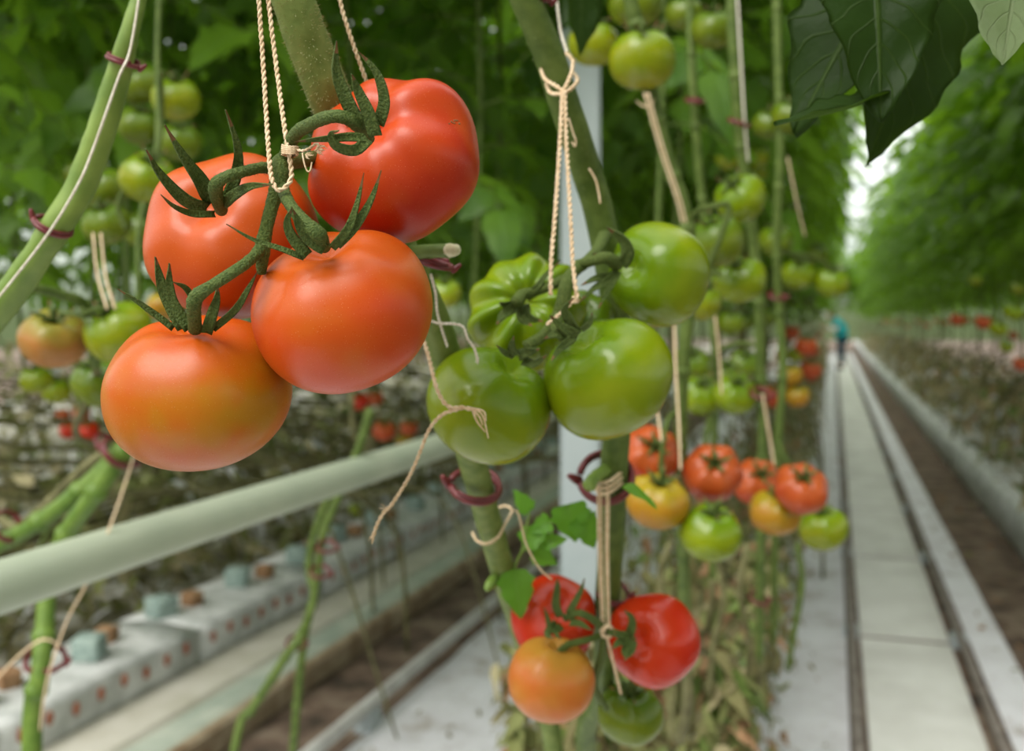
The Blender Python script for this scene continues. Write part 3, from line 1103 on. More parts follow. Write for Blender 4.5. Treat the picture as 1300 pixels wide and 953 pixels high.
for e in ((405, 186, .418), (388, 196, .416), (402, 191, .418)):
    frayed(bm, P(*e), dirv(.6, -.2, .4), .004, .00022, 9, rng)
tube(bm, PP([(384, 194, .417), (386, 206, .416), (390, 217, .416), (394, 216, .416), (396, 206, .416)]), .00035, 5, 30)
obj('knot', bm, M['twine'], tw)
tw = tag(obj('twine', (lambda b: (rope(b, PP([(424, -40, .52), (434, 10, .52), (448, 55, .522), (466, 106, .53), (480, 150, .55)]), 3.0 / F * .52, n=200), b)[1])(bmesh.new()), M['twine']),
         'single beige twine running behind the hairy stem to the topmost red tomato', 'string')
# frayed end dangling between ripe and green tomatoes
tw = thing('twine', 'frayed loose twine end dangling beside the lower green tomatoes', 'string', P(560, 520, .56))
bm = bmesh.new()
d = .56
rope(bm, PP([(536, 425, .58), (545, 455, .57), (553, 488, .56), (562, 508, d), (572, 517, d), (586, 517, d), (598, 519, d)]), 3.0 / F * d, n=160)
rope(bm, PP([(586, 518, d), (562, 526, d), (545, 545, d), (534, 572, d), (520, 604, d), (503, 632, d), (496, 642, d), (486, 652, d), (478, 668, d), (473, 683, d)]), 2.7 / F * d, n=260)
for (a, b, c_) in (((598, 519), (608, 528), (613, 540)), ((598, 519), (612, 526), (620, 556)), ((600, 520), (606, 535), (616, 548)), ((598, 518), (614, 522), (617, 534))):
    tube(bm, [P(a[0], a[1], d), P(b[0], b[1], d - .002), P(c_[0], c_[1], d - .003)], [.0007, .0004], 5, 16)
frayed(bm, P(492, 648, d), dirv(-.8, .4, .3), .006, .0003, 5, rng)
frayed(bm, P(474, 680, d), dirv(-.3, -.9, .2), .005, .0003, 6, rng)
obj('twine_end', bm, M['twine'], tw)
bm = bmesh.new()
d = .57
rope(bm, PP([(540, 404, d), (556, 410, d), (576, 411, d), (588, 415, d), (594, 430, d), (602, 442, d), (607, 458, d)]), 2.0 / F * d, n=120)
rope(bm, PP([(547, 348, d), (553, 372, d), (556, 400, .575), (568, 440, .585)]), 2.0 / F * d, n=100)
frayed(bm, P(606, 456, d), dirv(.1, -1, .2), .003, .00025, 5, rng)
tag(obj('twine', bm, M['twine_white']), 'thin pale twine hooked over the stem beside the bright orange tomato', 'string')

# ------------------------------------------------------------------ the green truss plant
base2 = Vector((-.30, 2.05, .02))
t2 = thing('tomato_plant', 'stout green stem tied with a twine knot, carrying the four big green tomatoes', 'plant', base2)
p2 = [(628, -120, .63), (648, -50, .635), (668, 0, .64), (700, 80, .66), (728, 165, .68), (747, 225, .70), (765, 290, .715), (782, 400, .73), (786, 500, .74), (780, 590, .76), (776, 680, .79), (770, 780, .83), (765, 880, .90), (750, 1000, 1.05)]
bm = bmesh.new()
rad2 = [.0096, .0098, .0100, .0104, .0106, .0108, .0108, .0104, .0104, .0106, .0106, .0104, .010, .010, .009, .009]
pa, fr = stem_tube(bm, PP(p2) + [Vector((-.27, 1.6, .3)), base2], rad2, 16, 4)
obj('stem', bm, M['stem'], t2)
bm = bmesh.new()
add_hairs(bm, pa, fr, rad2, 500, .0016, rng, 6, 60)
obj('stem_hairs', bm, M['hair'], t2, False)
bm = bmesh.new()
px_tube(bm, [(768, 300, .70), (758, 318, .66), (745, 332, .635), (728, 345, .62), (719, 362, .612), (714, 385, .61), (708, 402, .61)], [9, 7.5, 7.5, 8, 9, 9, 8], 12)
px_tube(bm, [(722, 352, .616), (700, 362, .62), (680, 370, .625), (664, 374, .62), (656, 384, .615)], [7, 6, 6, 7.5, 9], 10)      # to the ribbed one
px_tube(bm, [(733, 336, .628), (752, 331, .62), (770, 327, .62), (784, 336, .63)], [7, 7, 8, 9], 10)                     # to the upper one
px_tube(bm, [(710, 398, .61), (706, 416, .60), (716, 428, .595)], [8, 8, 7], 10)
px_tube(bm, [(708, 400, .61), (690, 425, .605), (668, 440, .60)], [7, 7, 8], 10)
obj('truss_stalk', bm, M['truss'], t2)


def cal_G1(bm):
    d = .628
    for pts, w in (([(788, 336), (796, 320), (790, 302), (770, 288)], 18), ([(782, 345), (770, 356), (755, 366), (735, 384)], 12), ([(785, 330), (768, 326), (752, 322)], 10),
                   ([(786, 345), (775, 362), (768, 374), (760, 392)], 9), ([(780, 350), (760, 352), (738, 362)], 12)):
        sep(bm, pts, w, d, d - .01)


def cal_G2(bm):
    d = .565
    for pts, w in (([(732, 420), (722, 404), (716, 392), (728, 378)], 14), ([(734, 424), (714, 416), (698, 400)], 15), ([(726, 426), (708, 424), (690, 430)], 15), ([(738, 418), (750, 408), (752, 396)], 8), ([(728, 428), (712, 440), (700, 458)], 12)):
        sep(bm, pts, w, d, d - .008)


def cal_G3(bm):
    d = .57
    for pts, w in (([(660, 452), (672, 446), (686, 442)], 14), ([(655, 450), (650, 440), (652, 426)], 12), ([(664, 458), (678, 462), (694, 450)], 12), ([(650, 452), (640, 446), (630, 438)], 9)):
        sep(bm, pts, w, d, d - .008)


def cal_G4(bm):
    d = .625
    for pts, w in (([(658, 384), (644, 396), (636, 404), (630, 412)], 14), ([(656, 386), (640, 386), (634, 384)], 10), ([(664, 388), (672, 402), (690, 408)], 14), ([(668, 378), (684, 362), (696, 346), (712, 330)], 9), ([(660, 390), (664, 404), (676, 414)], 14)):
        sep(bm, pts, w, d, d - .01)


tomato(836, 348, 66, .685, 'green_1', 'glossy green tomato highest on its truss, touching the thick tied stem', (-.72, .12, .68), 2, True, spin=1.0, calyx=cal_G1)
tomato(772, 480, 83, .622, 'green_1', 'large glossy green tomato hanging directly above the maroon clip and tied stem', (-.50, .80, .33), 0, True, spin=2.2, calyx=cal_G2)
tomato(621, 514, 81, .622, 'green_1', 'big green tomato behind the frayed dangling twine end', (.50, .78, .38), 4, True, spin=.3, calyx=cal_G3)
tomato(668, 397, 74, .690, 'green_1', 'ribbed green tomato with many pale highlights behind the dark truss stalk', (.0, .35, .94), 3, True, spin=1.3, calyx=cal_G4)
tomato(742, 408, 40, .72, 'green_2', 'shaded green tomato tucked behind the truss stalk of the four big green ones', (.0, .6, .8), 0, spin=1.3, sepals=False)

# its twine: knot round the stem, two strands down to the truss
tw = thing('twine', 'beige twine knotted round the green stem with two strands down to the green truss', 'string', P(716, 120, .63))
bm = bmesh.new()
d = .648
r_ = 2.9 / F * d
rope(bm, PP([(687, 88, .655), (692, 100, .645), (704, 108, .636), (716, 116, .632)]), r_, n=80)
rope(bm, PP([(728, 78, .655), (726, 92, .642), (720, 106, .634), (714, 118, .632)]), r_, n=80)
rope(bm, PP([(687, 88, .655), (700, 74, .685), (718, 68, .685), (728, 78, .655)]), r_, n=80)
rope(bm, PP([(694, 108, .652), (700, 118, .640), (716, 118, .631), (728, 110, .636), (733, 100, .65), (722, 90, .69), (700, 95, .69), (694, 108, .652)]), r_, n=160)
rope(bm, PP([(714, 116, .631), (711, 180, .618), (705, 270, .604), (700, 330, .597), (699, 374, .594)]), r_, n=240)
rope(bm, PP([(717, 116, .631), (719, 180, .620), (724, 270, .606), (727, 330, .598), (731, 366, .592), (733, 380, .592), (729, 384, .592), (728, 376, .592)]), r_, n=240)
rope(bm, PP([(728, 382, .59), (718, 392, .588), (704, 404, .588), (694, 412, .588)]), r_ * .8, n=60)
rope(bm, PP([(722, 396, .588), (719, 408, .587), (716, 416, .587)]), r_ * .6, n=30)
obj('twine_loop', bm, M['twine'], tw)
bm = bmesh.new()
tube(bm, PP([(722, 150, .66), (728, 170, .66), (731, 178, .66), (730, 186, .66), (726, 180, .66)]), .0006, 5, 30)
tag(obj('twine_scrap', bm, M['twine']), 'short curled brown twine scrap just under the twine knot on the tied stem', 'string')
bm = bmesh.new()
tube(bm, PP([(748, 214, .68), (756, 228, .68), (760, 244, .68), (762, 258, .68)]), .0008, 5, 30)
tag(obj('twine_scrap', bm, M['twine']), 'thin brown twine scrap on the tied stem above the upper big green tomato', 'string')
bm = bmesh.new()
rope(bm, PP([(703, -60, .70), (707, 0, .70), (712, 40, .70), (720, 66, .69)]), 2.2 / F * .7, n=120)
tag(obj('twine', bm, M['twine_white']), 'pale straight twine rising above the knot on the tied green stem', 'string')

# ------------------------------------------------------------------ lower red truss
tw = thing('twine', 'tan twine strands wrapped under the maroon clip and running down to the lower red tomatoes', 'string', P(768, 700, .74))
bm = bmesh.new()
r_ = 2.6 / F * .75
for k in range(3):
    a = 600 + k * 7
    rope(bm, PP([(755, a + 4, .775), (762, a + 12, .745), (775, a + 10, .738), (788, a, .752), (792, a - 6, .78)]), r_, n=80)
for (a, b) in ((759, 763), (763, 766), (770, 771), (773, 773)):
    rope(bm, PP([(a, 616, .742), ((a + b) / 2 - 1, 700, .745), (b, 770, .752), (b + 1, 800, .755)]), r_ * .65, n=160)
rope(bm, PP([(762, 800, .752), (770, 795, .745), (778, 799, .75), (774, 808, .75), (764, 806, .752), (768, 798, .748)]), r_, n=60)
rope(bm, PP([(770, 806, .752), (776, 830, .755), (782, 855, .76), (788, 880, .77)]), r_ * .8, n=60)
obj('twine_strands', bm, M['twine'], tw)


def cal_R(kind):
    def f(bm):
        if kind == 0:
            d = .745
            S = [([(712, 782), (706, 766), (707, 744), (708, 734)], 11), ([(722, 778), (732, 762), (738, 748), (742, 734)], 9), ([(706, 790), (698, 800), (696, 806), (704, 810)], 12), ([(712, 794), (706, 802), (712, 812)], 10), ([(724, 790), (738, 792), (752, 800)], 10), ([(700, 804), (696, 786), (690, 770)], 8)]
        elif kind == 1:
            d = .745
            S = [([(800, 806), (802, 794), (800, 782), (792, 774)], 12), ([(798, 808), (788, 806), (778, 802)], 12), ([(800, 812), (794, 826), (796, 838)], 12), ([(804, 814), (800, 828), (792, 838)], 10), ([(798, 812), (786, 816), (776, 824)], 12)]
        for pts, w in S:
            sep(bm, pts, w, d, d - .01)
        if kind == 0:
            px_tube(bm, [(770, 800, .757), (752, 786, .745), (735, 778, .742), (718, 784, .752)], [5, 5, 5, 5.5], 8)
        if kind == 1:
            px_tube(bm, [(768, 800, .757), (780, 803, .748), (792, 808, .752), (802, 812, .768)], [5, 5, 6, 6], 8)
    return f


tomato(703, 786, 55, .81, 'deep_red', 'shiny deep red tomato behind the orange one in the lowest cluster', (.18, .55, .82), 0, True, spin=.2, calyx=cal_R(0))
tomato(829, 812, 59, .80, 'deep_red', 'shiny deep red tomato beside the twine in the lowest cluster', (-.55, .30, .80), 0, True, spin=1.5, calyx=cal_R(1))
tomato(700, 862, 56, .76, 'pale_orange', 'pale orange ripening tomato at the bottom of the lowest cluster', (.2, .9, .1), 2, True, spin=.9, sepals=False)
tomato(800, 905, 42, .86, 'green_2', 'green tomato under the deep red one in the lowest cluster', (.0, .9, .3), 0, sepals=True)
bm = bmesh.new()
px_tube(bm, [(772, 700, .80), (770, 760, .775), (768, 800, .757), (764, 830, .765), (755, 870, .78), (770, 900, .80)], [5, 5.5, 6, 5, 4.5, 4], 8)
px_tube(bm, [(766, 806, .757), (745, 812, .75), (722, 818, .752), (710, 828, .756)], [5, 4.5, 5, 5], 8)
obj('truss_stalk', bm, M['truss'], t2)

# clips near the camera
clip(603, 617, .71, 31, 'maroon clip tilted round the hairy stem under the big green tomato', (.18, .85, .5), latch=-1)
clip(769, 606, .765, 33, 'maroon clip ring round the tied stem above the lowest red tomatoes', (-.1, .55, .85), latch=-1)
clip(552, 334, .575, 23, 'maroon clip at the cut leaf stub behind the topmost red tomato', (.25, .93, .2))
clip(676, -4, .645, 23, 'maroon clip at the upper end of the tied green stem', (.2, .95, .25))
clip(778, 752, .815, 20, 'maroon clip low on the tied stem just above the shiny red tomato', (.2, .8, .5))
# leaf stub in the second clip and the narrow leaf beside it
bm = bmesh.new()
px_tube(bm, [(770, 596, .755), (755, 606, .735), (748, 616, .725)], [9, 8, 9], 10)
obj('leaf_stub', bm, M['stem_pale'], t2)
bm, uvl = new_leaf_bm()
leaflet(bm, uvl, frame_m(P(790, 618, .74), RGT * .95 - UP * .25 - FWD * .2, UP - FWD * .4), 50 / F * .74, 24 / F * .74, 10, 2, .05, .35, .3, 3)
obj('leaflet', bm, [M['leaf_young'], M['stem_pale']], t2)
# loose raffia loop low on the hairy stem
bm = bmesh.new()
rope(bm, PP([(600, 676, .75), (606, 686, .735), (618, 690, .73), (632, 682, .735), (642, 664, .74), (650, 648, .75), (640, 642, .76), (622, 650, .775)]), 2.4 / F * .69, n=200)
rope(bm, PP([(650, 648, .69), (658, 652, .695), (668, 690, .70), (684, 720, .71), (700, 735, .72)]), 1.6 / F * .69, n=100)
tag(obj('twine', bm, M['twine']), 'tan raffia tied loosely round the hairy stem below its maroon clip', 'string')

# ------------------------------------------------------------------ big leaves reaching in over the aisle
def front_leaf(parent, name, base, tip, Wpx, d0, d1, zh, mat, lobe=.06, fold=.2, droop=.12, seed=1, nt=26, ns=7, nlobe=5):
    a, b = P(*base, d0), P(*tip, d1)
    bm, uvl = new_leaf_bm()
    leaflet(bm, uvl, frame_m(a, b - a, zh), (b - a).length, Wpx / F * d0, nt, ns, lobe, droop, fold, seed, 0, nlobe)
    bmesh.ops.solidify(bm, geom=bm.faces[:], thickness=.0003)
    return obj(name, bm, [mat, M['stem']], parent)


hb = P(1080, -420, .70)
tl = thing('tomato_leaf', 'large dark veined tomato leaf drooping over the aisle from above', 'leaf', hb)
front_leaf(tl, 'leaflet', (1108, -70), (1126, 146), 150, .56, .53, -FWD + UP * .25, M['leaf_dark'], .05, .22, .08, 4)
front_leaf(tl, 'leaflet', (1140, -60), (1000, 150), 170, .585, .575, -FWD * .8 + UP * .6 - RGT * .3, M['leaf_dark'], .08, .2, .15, 7)
front_leaf(tl, 'leaflet', (1190, -80), (1128, 206), 175, .60, .58, -FWD + RGT * .5, M['leaf_dark'], .07, .25, .12, 9)
front_leaf(tl, 'leaflet', (1130, 120), (986, 178), 56, .55, .535, UP * .95 - FWD * .3, M['leaf_dark'], .12, .5, -.12, 12)
bm = bmesh.new()
tube(bm, [hb, P(1090, -250, .62), P(1108, -90, .57), P(1120, -20, .565)], [.0032, .0028, .0022, .0014], 8, 30)
tube(bm, [P(1108, -90, .57), P(1140, -70, .585), P(1190, -82, .60)], [.0016, .0012], 6, 12)
obj('leaf_stalk', bm, M['stem'], tl)
hb = P(1290, -300, .55)
tl = thing('tomato_leaf', 'pale green leaf tip seen from its underside at the frame edge', 'leaf', hb)
front_leaf(tl, 'leaflet', (1300, -80), (1270, 92), 118, .50, .485, FWD * .9 + RGT * .4 + UP * .1, M['leaf_under'], .07, -.18, .1, 3)
bm = bmesh.new()
tube(bm, [hb, P(1305, -180, .52), P(1300, -80, .50)], [.003, .002, .0014], 8, 20)
obj('leaf_stalk', bm, M['stem'], tl)
tl = thing('tomato_leaf', 'dark pointed leaf hanging beside the tied green stem', 'leaf', P(760, -300, 1.0))
front_leaf(tl, 'leaflet', (738, -40), (742, 66), 60, .90, .88, -FWD + RGT * .6, M['leaf_dark'], .05, .3, .1, 5, 12, 3)
front_leaf(tl, 'leaflet', (760, -60), (712, 30), 60, .95, .93, -FWD - RGT * .3 + UP * .4, M['leaf_dark'], .08, .3, .1, 8, 12, 3)
bm = bmesh.new()
tube(bm, [P(760, -300, 1.0), P(755, -150, .95), P(738, -38, .90)], [.003, .002, .0014], 8, 20)
obj('leaf_stalk', bm, M['stem'], tl)

# ------------------------------------------------------------------ plants of the middle distance
def mid_plant(label, pts, rad, mat='stem', foot=None, name='tomato_plant', seed=0, side=-.14, lift=1.0):
    q = PP(pts)
    lay = foot is None
    b = foot if foot else q[-1].copy()
    if lay:
        b.z = .03
    t = thing(name, label, 'plant', b)
    bm = bmesh.new()
    rr = list(rad) if isinstance(rad, (list, tuple)) else [rad] * len(q)
    ext = [q[-1].lerp(b, .5) + Vector((.03, -.03, -.02)), b] if foot else []
    path, fr = tube(bm, q + ext, rr + [rr[-1]] * len(ext), 9, 8 * (len(q) + 1), bumpy=.10, seed=seed)
    # thicker nodes along the stem
    for i in range(6, len(path) - 4, 9):
        bmesh.ops.create_icosphere(bm, subdivisions=2, radius=rr[0] * 1.25, matrix=Matrix.Translation(path[i]))
    obj('stem', bm, M[mat], t)
    if lay:
        # the old bare end bends over and runs along the row, down to the bed
        e = q[-1]
        tg = (q[-1] - q[-2]).normalized() * .05
        bm = bmesh.new()
        zz = e.z
        tube(bm, [e - tg * .3, e + tg, Vector((e.x + side * .2, e.y + .12, zz * .86 * lift)), Vector((e.x + side * .6, e.y + .4, zz * .80 * lift)), Vector((e.x + side * .9, e.y + .95, zz * .74 * lift)), Vector((e.x + side, e.y + 1.6, zz * .62 * lift)), Vector((e.x + side, e.y + 2.2, .03))],
             rr[-1], 8, 36, bumpy=.15, seed=seed)
        obj('bare_vine', bm, M['stem_bare'], t)
    return t


def truss(t, pts, rpx=3.5):
    bm = bmesh.new()
    px_tube(bm, pts, rpx, 7)
    return obj('truss_stalk', bm, M['truss'], t)


def twine(label, pts, rpx, mat='twine', d=None, cat='string'):
    bm = bmesh.new()
    q = PP(pts)
    tube(bm, q, .55 * rpx / F * pts[0][2], 6, 12 * (len(q) - 1))
    return tag(obj('twine', bm, M[mat]), label, cat)


D_ = .037


def tom(px, py, rpx, mat, label, axis=(0, .85, .5), var=0, R_=None, d=None, **k):
    return tomato(px, py, rpx, d or (R_ or D_) * F / rpx, mat, label, axis, var, **k)


# --- slanting plant at the upper left
pL = mid_plant('pale green stem slanting across the upper corner with white twine and two clips',
               [(196, -90, .60), (178, -10, .60), (162, 50, .60), (140, 130, .61), (104, 232, .62), (70, 290, .62), (30, 350, .63), (-30, 428, .65), (-90, 500, .7)],
               [.0035, .0045, .006, .0085, .0095, .0095, .0098, .0098, .0098], 'stem_pale', Vector((-.95, 1.0, .03)), seed=3)
twine('off white twine drawn tight along the pale slanting stem', [(182, -40, .59), (166, 60, .59), (150, 100, .585), (118, 190, .59), (98, 236, .59), (60, 298, .60), (0, 375, .61), (-40, 420, .62)], 3.0, 'twine_white')
clip(157, 78, .60, 20, 'maroon clip at the narrow upper end of the pale slanting stem', (.35, .9, .25))
clip(67, 287, .62, 23, 'maroon clip where the pale slanting stem leaves the frame', (.5, .8, .3), latch=-1)
# cluster of green tomatoes beside it
for px, py, r, mt, lb, ax in (
        (224, 126, 31, 'green_3', 'round green tomato highest in the cluster behind the ripe fruit', (.1, .9, .4)),
        (180, 108, 27, 'green_2', 'shaded green tomato just under the upper maroon clip of the slanting stem', (-.2, .8, .5)),
        (177, 160, 27, 'green_2', 'dull green tomato midway down the cluster beside the slanting stem', (.3, .8, .4)),
        (228, 180, 27, 'green_2', 'dark green tomato behind the longest curled sepal', (.2, .8, .5)),
        (188, 226, 35, 'green_3', 'larger green tomato behind the two long sepals', (.3, .75, .5)),
        (134, 240, 29, 'green_2', 'green tomato touching the slanting stem at its lower bend', (-.3, .8, .5)),
        (136, 284, 30, 'green_2', 'green tomato lowest in the cluster beside the slanting stem', (-.1, .8, .5)),
        (186, 292, 27, 'green_2', 'dim green tomato peeping out beside the orange red one', (.2, .8, .5)),
        (100, 220, 17, 'green_3', 'small green tomato half hidden behind the slanting stem', (.2, .8, .5))):
    tom(px, py, r, mt, lb, ax)
b = mid_plant('thin stem with sagging tan twine behind the green cluster by the slanting stem', [(205, -60, 1.46), (200, 60, 1.46), (200, 180, 1.45), (186, 240, 1.44), (176, 300, 1.43), (176, 380, 1.43), (182, 440, 1.45)], .0042, 'stem', None)
truss(b, [(204, 90, 1.32), (205, 150, 1.36), (196, 200, 1.33), (165, 230, 1.33), (150, 262, 1.33), (160, 290, 1.33)])
for i, (x0, x1) in enumerate(((118, 136), (128, 146))):
    twine(('tan twine hanging to the blushing tomato cluster, outer strand', 'tan twine hanging to the blushing tomato cluster, strand beside the green tomato')[i], [(x0, 296, 1.12), (x0 + 6, 350, 1.1), (x1, 392, 1.08)], 2.6)
# blushing cluster at the edge
tom(68, 430, 41, 'blush', 'dull salmon tomato beside the green one under the slanting stem', (.25, .8, .5))
tom(150, 421, 42, 'green_3', 'green tomato between the salmon one and the yellow orange ripe one', (-.3, .8, .5))
tom(127, 484, 35, 'green_2', 'green tomato hanging under the salmon one', (-.1, .8, .5), d=1.25)
tom(46, 482, 20, 'green_3', 'small green tomato under the dull salmon tomato', (0, .9, .3))
tom(72, 496, 18, 'green_3', 'small bright green tomato lowest under the salmon one', (0, .9, .3))
tom(210, 388, 22, 'yellow', 'yellow tomato glimpsed between the two ripe tomatoes', (0, .9, .3), d=1.5)
b = mid_plant('dark stem arching to the blushing cluster at the frame edge', [(-30, 345, 1.0), (20, 360, 1.02), (70, 372, 1.06), (108, 386, 1.1), (118, 420, 1.14), (122, 470, 1.22)], .0055, 'stem', None, seed=6, side=-.6, lift=1.12)
truss(b, [(100, 384, 1.09), (106, 400, 1.08), (92, 398, 1.10), (76, 398, 1.11)])
truss(b, [(106, 398, 1.08), (122, 392, 1.08), (142, 390, 1.09)], 3.0)
for px, py, r, mt, lb in ((88, 546, 12, 'deep_red', 'tiny red tomato of the distant red pair under the salmon tomato'), (113, 547, 13, 'deep_red', 'tiny bright red tomato of the distant pair beside the yellow orange ripe one'),
                          (104, 524, 11, 'coral', 'tiny coral tomato above the distant red pair'), (80, 527, 9, 'coral', 'tiniest coral tomato of the distant red pair'), (118, 566, 10, 'green_3', 'tiny green tomato under the distant red pair')):
    tom(px, py, r, mt, lb)
b = mid_plant('far thin stem carrying the tiny red pair under the salmon tomato', [(98, 440, 3.6), (99, 500, 3.6), (100, 560, 3.6), (96, 600, 3.6)], .006, 'stem', Vector((-3.0, 2.9, .3)))
truss(b, [(99, 512, 3.6), (101, 526, 3.6), (98, 540, 3.6), (106, 545, 3.6)], 2)

# --- bare stems at the lower corner, clipped together
b = mid_plant('bright green bare stem running behind the cream pipe to the lower corner clip', [(172, 552, 1.42), (150, 582, 1.42), (118, 630, 1.42), (84, 678, 1.44), (62, 730, 1.45), (57, 790, 1.43), (50, 863, 1.40), (40, 940, 1.4)], .0135, 'stem_mid', Vector((-1.05, 1.1, .03)), seed=9)
b = mid_plant('second bright bare stem clipped beside the first near the orange tomato', [(160, 560, 1.46), (136, 592, 1.46), (96, 628, 1.46), (50, 662, 1.47), (0, 690, 1.48), (-60, 715, 1.5)], .0135, 'stem_mid', Vector((-1.5, 1.2, .03)), seed=10)
b = mid_plant('brown dry stem lying along the clipped bare stems', [(132, 575, 1.5), (100, 600, 1.5), (60, 640, 1.52), (20, 668, 1.52), (-40, 690, 1.55)], .0075, 'stem_bare', Vector((-1.6, 1.3, .03)), seed=12)
for px, py, d, r, lb, tl_ in ((150, 574, 1.42, 22, 'maroon clip joining the bare stems below the yellow orange tomato', (.7, .6, .3)), (136, 566, 1.47, 17, 'second maroon clip on the bare stems near the yellow orange tomato', (.75, .6, .2)),
                         (8, 668, 1.47, 20, 'maroon clip on the bare stem at the frame edge above the pipe', (.8, .5, .3)), (58, 838, 1.42, 23, 'maroon clip on the bare upright stem under the cream pipe', (.1, .9, .4))):
    clip(px, py, d, r, lb, tl_)
twine('tan twine hanging from the clipped bare stems to the cream pipe', [(176, 560, 1.4), (160, 610, 1.4), (140, 668, 1.3), (110, 740, 1.3), (84, 790, 1.38), (60, 863, 1.38), (50, 930, 1.4)], 2.6)
twine('tan twine tied round the bare upright stem under the cream pipe', [(-10, 868, 1.4), (18, 838, 1.39), (46, 815, 1.385), (62, 812, 1.385), (76, 820, 1.4)], 2.6)

# --- knobbly bare plant below the pipe
b = mid_plant('knobbly green bare stem with brown joints hanging below the cream pipe', [(470, 520, 2.0), (455, 570, 2.0), (430, 630, 2.0), (412, 672, 2.0), (404, 720, 2.0), (398, 760, 2.0), (388, 800, 2.0), (380, 863, 2.0), (374, 930, 2.0), (370, 1010, 2.05)], .0085, 'stem', Vector((-1.06, 1.8, .03)), seed=14)
b = mid_plant('shorter green bare stem joining the knobbly one below the pipe', [(440, 600, 2.03), (424, 622, 2.03), (408, 652, 2.03), (396, 690, 2.03), (392, 722, 2.03), (398, 748, 2.01)], .0075, 'stem', False, seed=15)
b = mid_plant('leaning green bare stem low beside the knobbly one', [(390, 790, 1.99), (378, 812, 1.95), (360, 838, 1.95), (345, 862, 1.95), (320, 900, 1.95), (300, 940, 1.95)], .009, 'stem', Vector((-1.2, 1.6, .03)), seed=16)
for k, (px, py, lb) in enumerate(((406, 726, 'maroon clip midway on the knobbly bare stem'), (415, 694, 'maroon clip highest on the knobbly bare stem'), (376, 816, 'maroon clip lowest on the knobbly bare stem'))):
    clip(px, py, 1.98, 12, lb, (.1, .9, .4))

# --- plants and fruit between the green truss and the aisle
pM = mid_plant('leaning stem with doubled tan twine under the upper green tomato', [(782, -80, 1.12), (800, 0, 1.12), (815, 60, 1.13), (829, 130, 1.13), (850, 210, 1.14), (872, 280, 1.15), (874, 380, 1.17), (866, 480, 1.2), (864, 590, 1.24), (868, 720, 1.3), (872, 860, 1.4)], .0082, 'stem', seed=20)
for i, o in enumerate((0, 5)):
    twine(('tan twine pulled along the leaning stem under the upper green tomato', 'second tan twine strand along the same leaning stem')[i], [(818 + o, 118, 1.09), (838 + o, 190, 1.10), (858 + o, 250, 1.11), (866 + o, 282, 1.12)], 2.8)
twine('tan twine loop round the leaning stem just below the upper green tomato', [(808, 128, 1.13), (816, 134, 1.11), (826, 134, 1.11), (832, 122, 1.13)], 2.4)
twine('tan twine hanging past the green tomatoes to the far orange red cluster', [(856, 400, 1.2), (858, 470, 1.18), (862, 540, 1.16), (864, 596, 1.15)], 2.8)
truss(pM, [(818, 60, 1.12), (812, 38, 1.10), (816, 30, 1.08), (814, 42, 1.08)])
truss(pM, [(872, 285, 1.15), (885, 268, 1.14), (905, 262, 1.12), (925, 262, 1.12), (915, 300, 1.12), (900, 340, 1.13), (915, 348, 1.13)], 4)
truss(pM, [(866, 520, 1.22), (850, 530, 1.2), (842, 560, 1.18), (840, 600, 1.18), (850, 612, 1.16)], 3.5)
tom(815, 76, 42, 'green_3', 'single round green tomato hanging clear near the upper edge', (-.05, .95, .2), 2)
tom(806, 6, 34, 'green_2', 'green tomato cut by the upper edge above the hanging round one', (0, .9, .3))
tom(754, 56, 33, 'green_3', 'yellow green tomato half behind the dark pointed leaf', (0, .9, .3))
tom(905, 38, 28, 'green_2', 'dim green tomato beside a thin dark stem near the upper edge', (0, .9, .3))
tom(868, 18, 24, 'green_2', 'dim green tomato cut by the upper edge beyond the round one', (0, .9, .3))
tom(940, 252, 33, 'green_1', 'green tomato highest in the trio beside the big green truss', (-.5, .6, .5), 0)
tom(910, 306, 35, 'green_2', 'elongated green tomato in the trio beside the big green truss', (-.3, .8, .4), 2)
tom(939, 356, 33, 'green_1', 'lobed green tomato lowest in the trio beside the big green truss', (-.3, .8, .5), 1)
tom(888, 382, 27, 'green_3', 'yellow green tomato peeping out behind the upper big green one', (.3, .8, .4), d=1.3)
tom(928, 410, 18, 'green_2', 'small green tomato below the lobed green one', (0, .9, .3))
pN = mid_plant('upright dark stem with a red clip beyond the round green tomato', [(872, -80, 1.7), (876, 20, 1.7), (880, 120, 1.7), (888, 220, 1.72), (900, 330, 1.75), (908, 460, 1.8), (906, 600, 1.9), (904, 740, 2.0)], .0075, 'stem', seed=22)
clip(880, 128, 1.68, 10, 'small maroon clip on the upright dark stem beyond the round green tomato', (.1, .9, .4))
pO = mid_plant('pale stem with white twine and red clip beside the drooping dark leaf', [(925, -80, 1.55), (930, 40, 1.55), (937, 150, 1.56), (948, 240, 1.58), (962, 360, 1.62), (966, 470, 1.66), (968, 580, 1.7), (966, 700, 1.8), (964, 840, 1.95)], .0088, 'stem', seed=23)
twine('white twine running straight up beside the drooping dark leaf', [(934, -40, 1.52), (939, 50, 1.52), (945, 150, 1.53), (950, 205, 1.55)], 2.6, 'twine_white')
clip(936, 156, 1.54, 12, 'red clip on the pale stem beside the drooping dark leaf', (.3, .9, .3))
pQ = mid_plant('dark upright stem with a low red clip next to the aisle', [(984, -60, 1.95), (987, 60, 1.95), (990, 190, 1.95), (986, 300, 1.97), (988, 380, 2.0), (994, 470, 2.02), (988, 560, 2.06), (984, 680, 2.15), (982, 820, 2.3)], .0085, 'stem', seed=24)
clip(986, 376, 1.98, 11, 'small maroon clip on the dark upright stem next to the aisle', (.1, .9, .4))
clip(966, 500, 1.64, 14, 'dark brown clip cluster midway on the stem above the coral tomatoes', (.1, .9, .4))
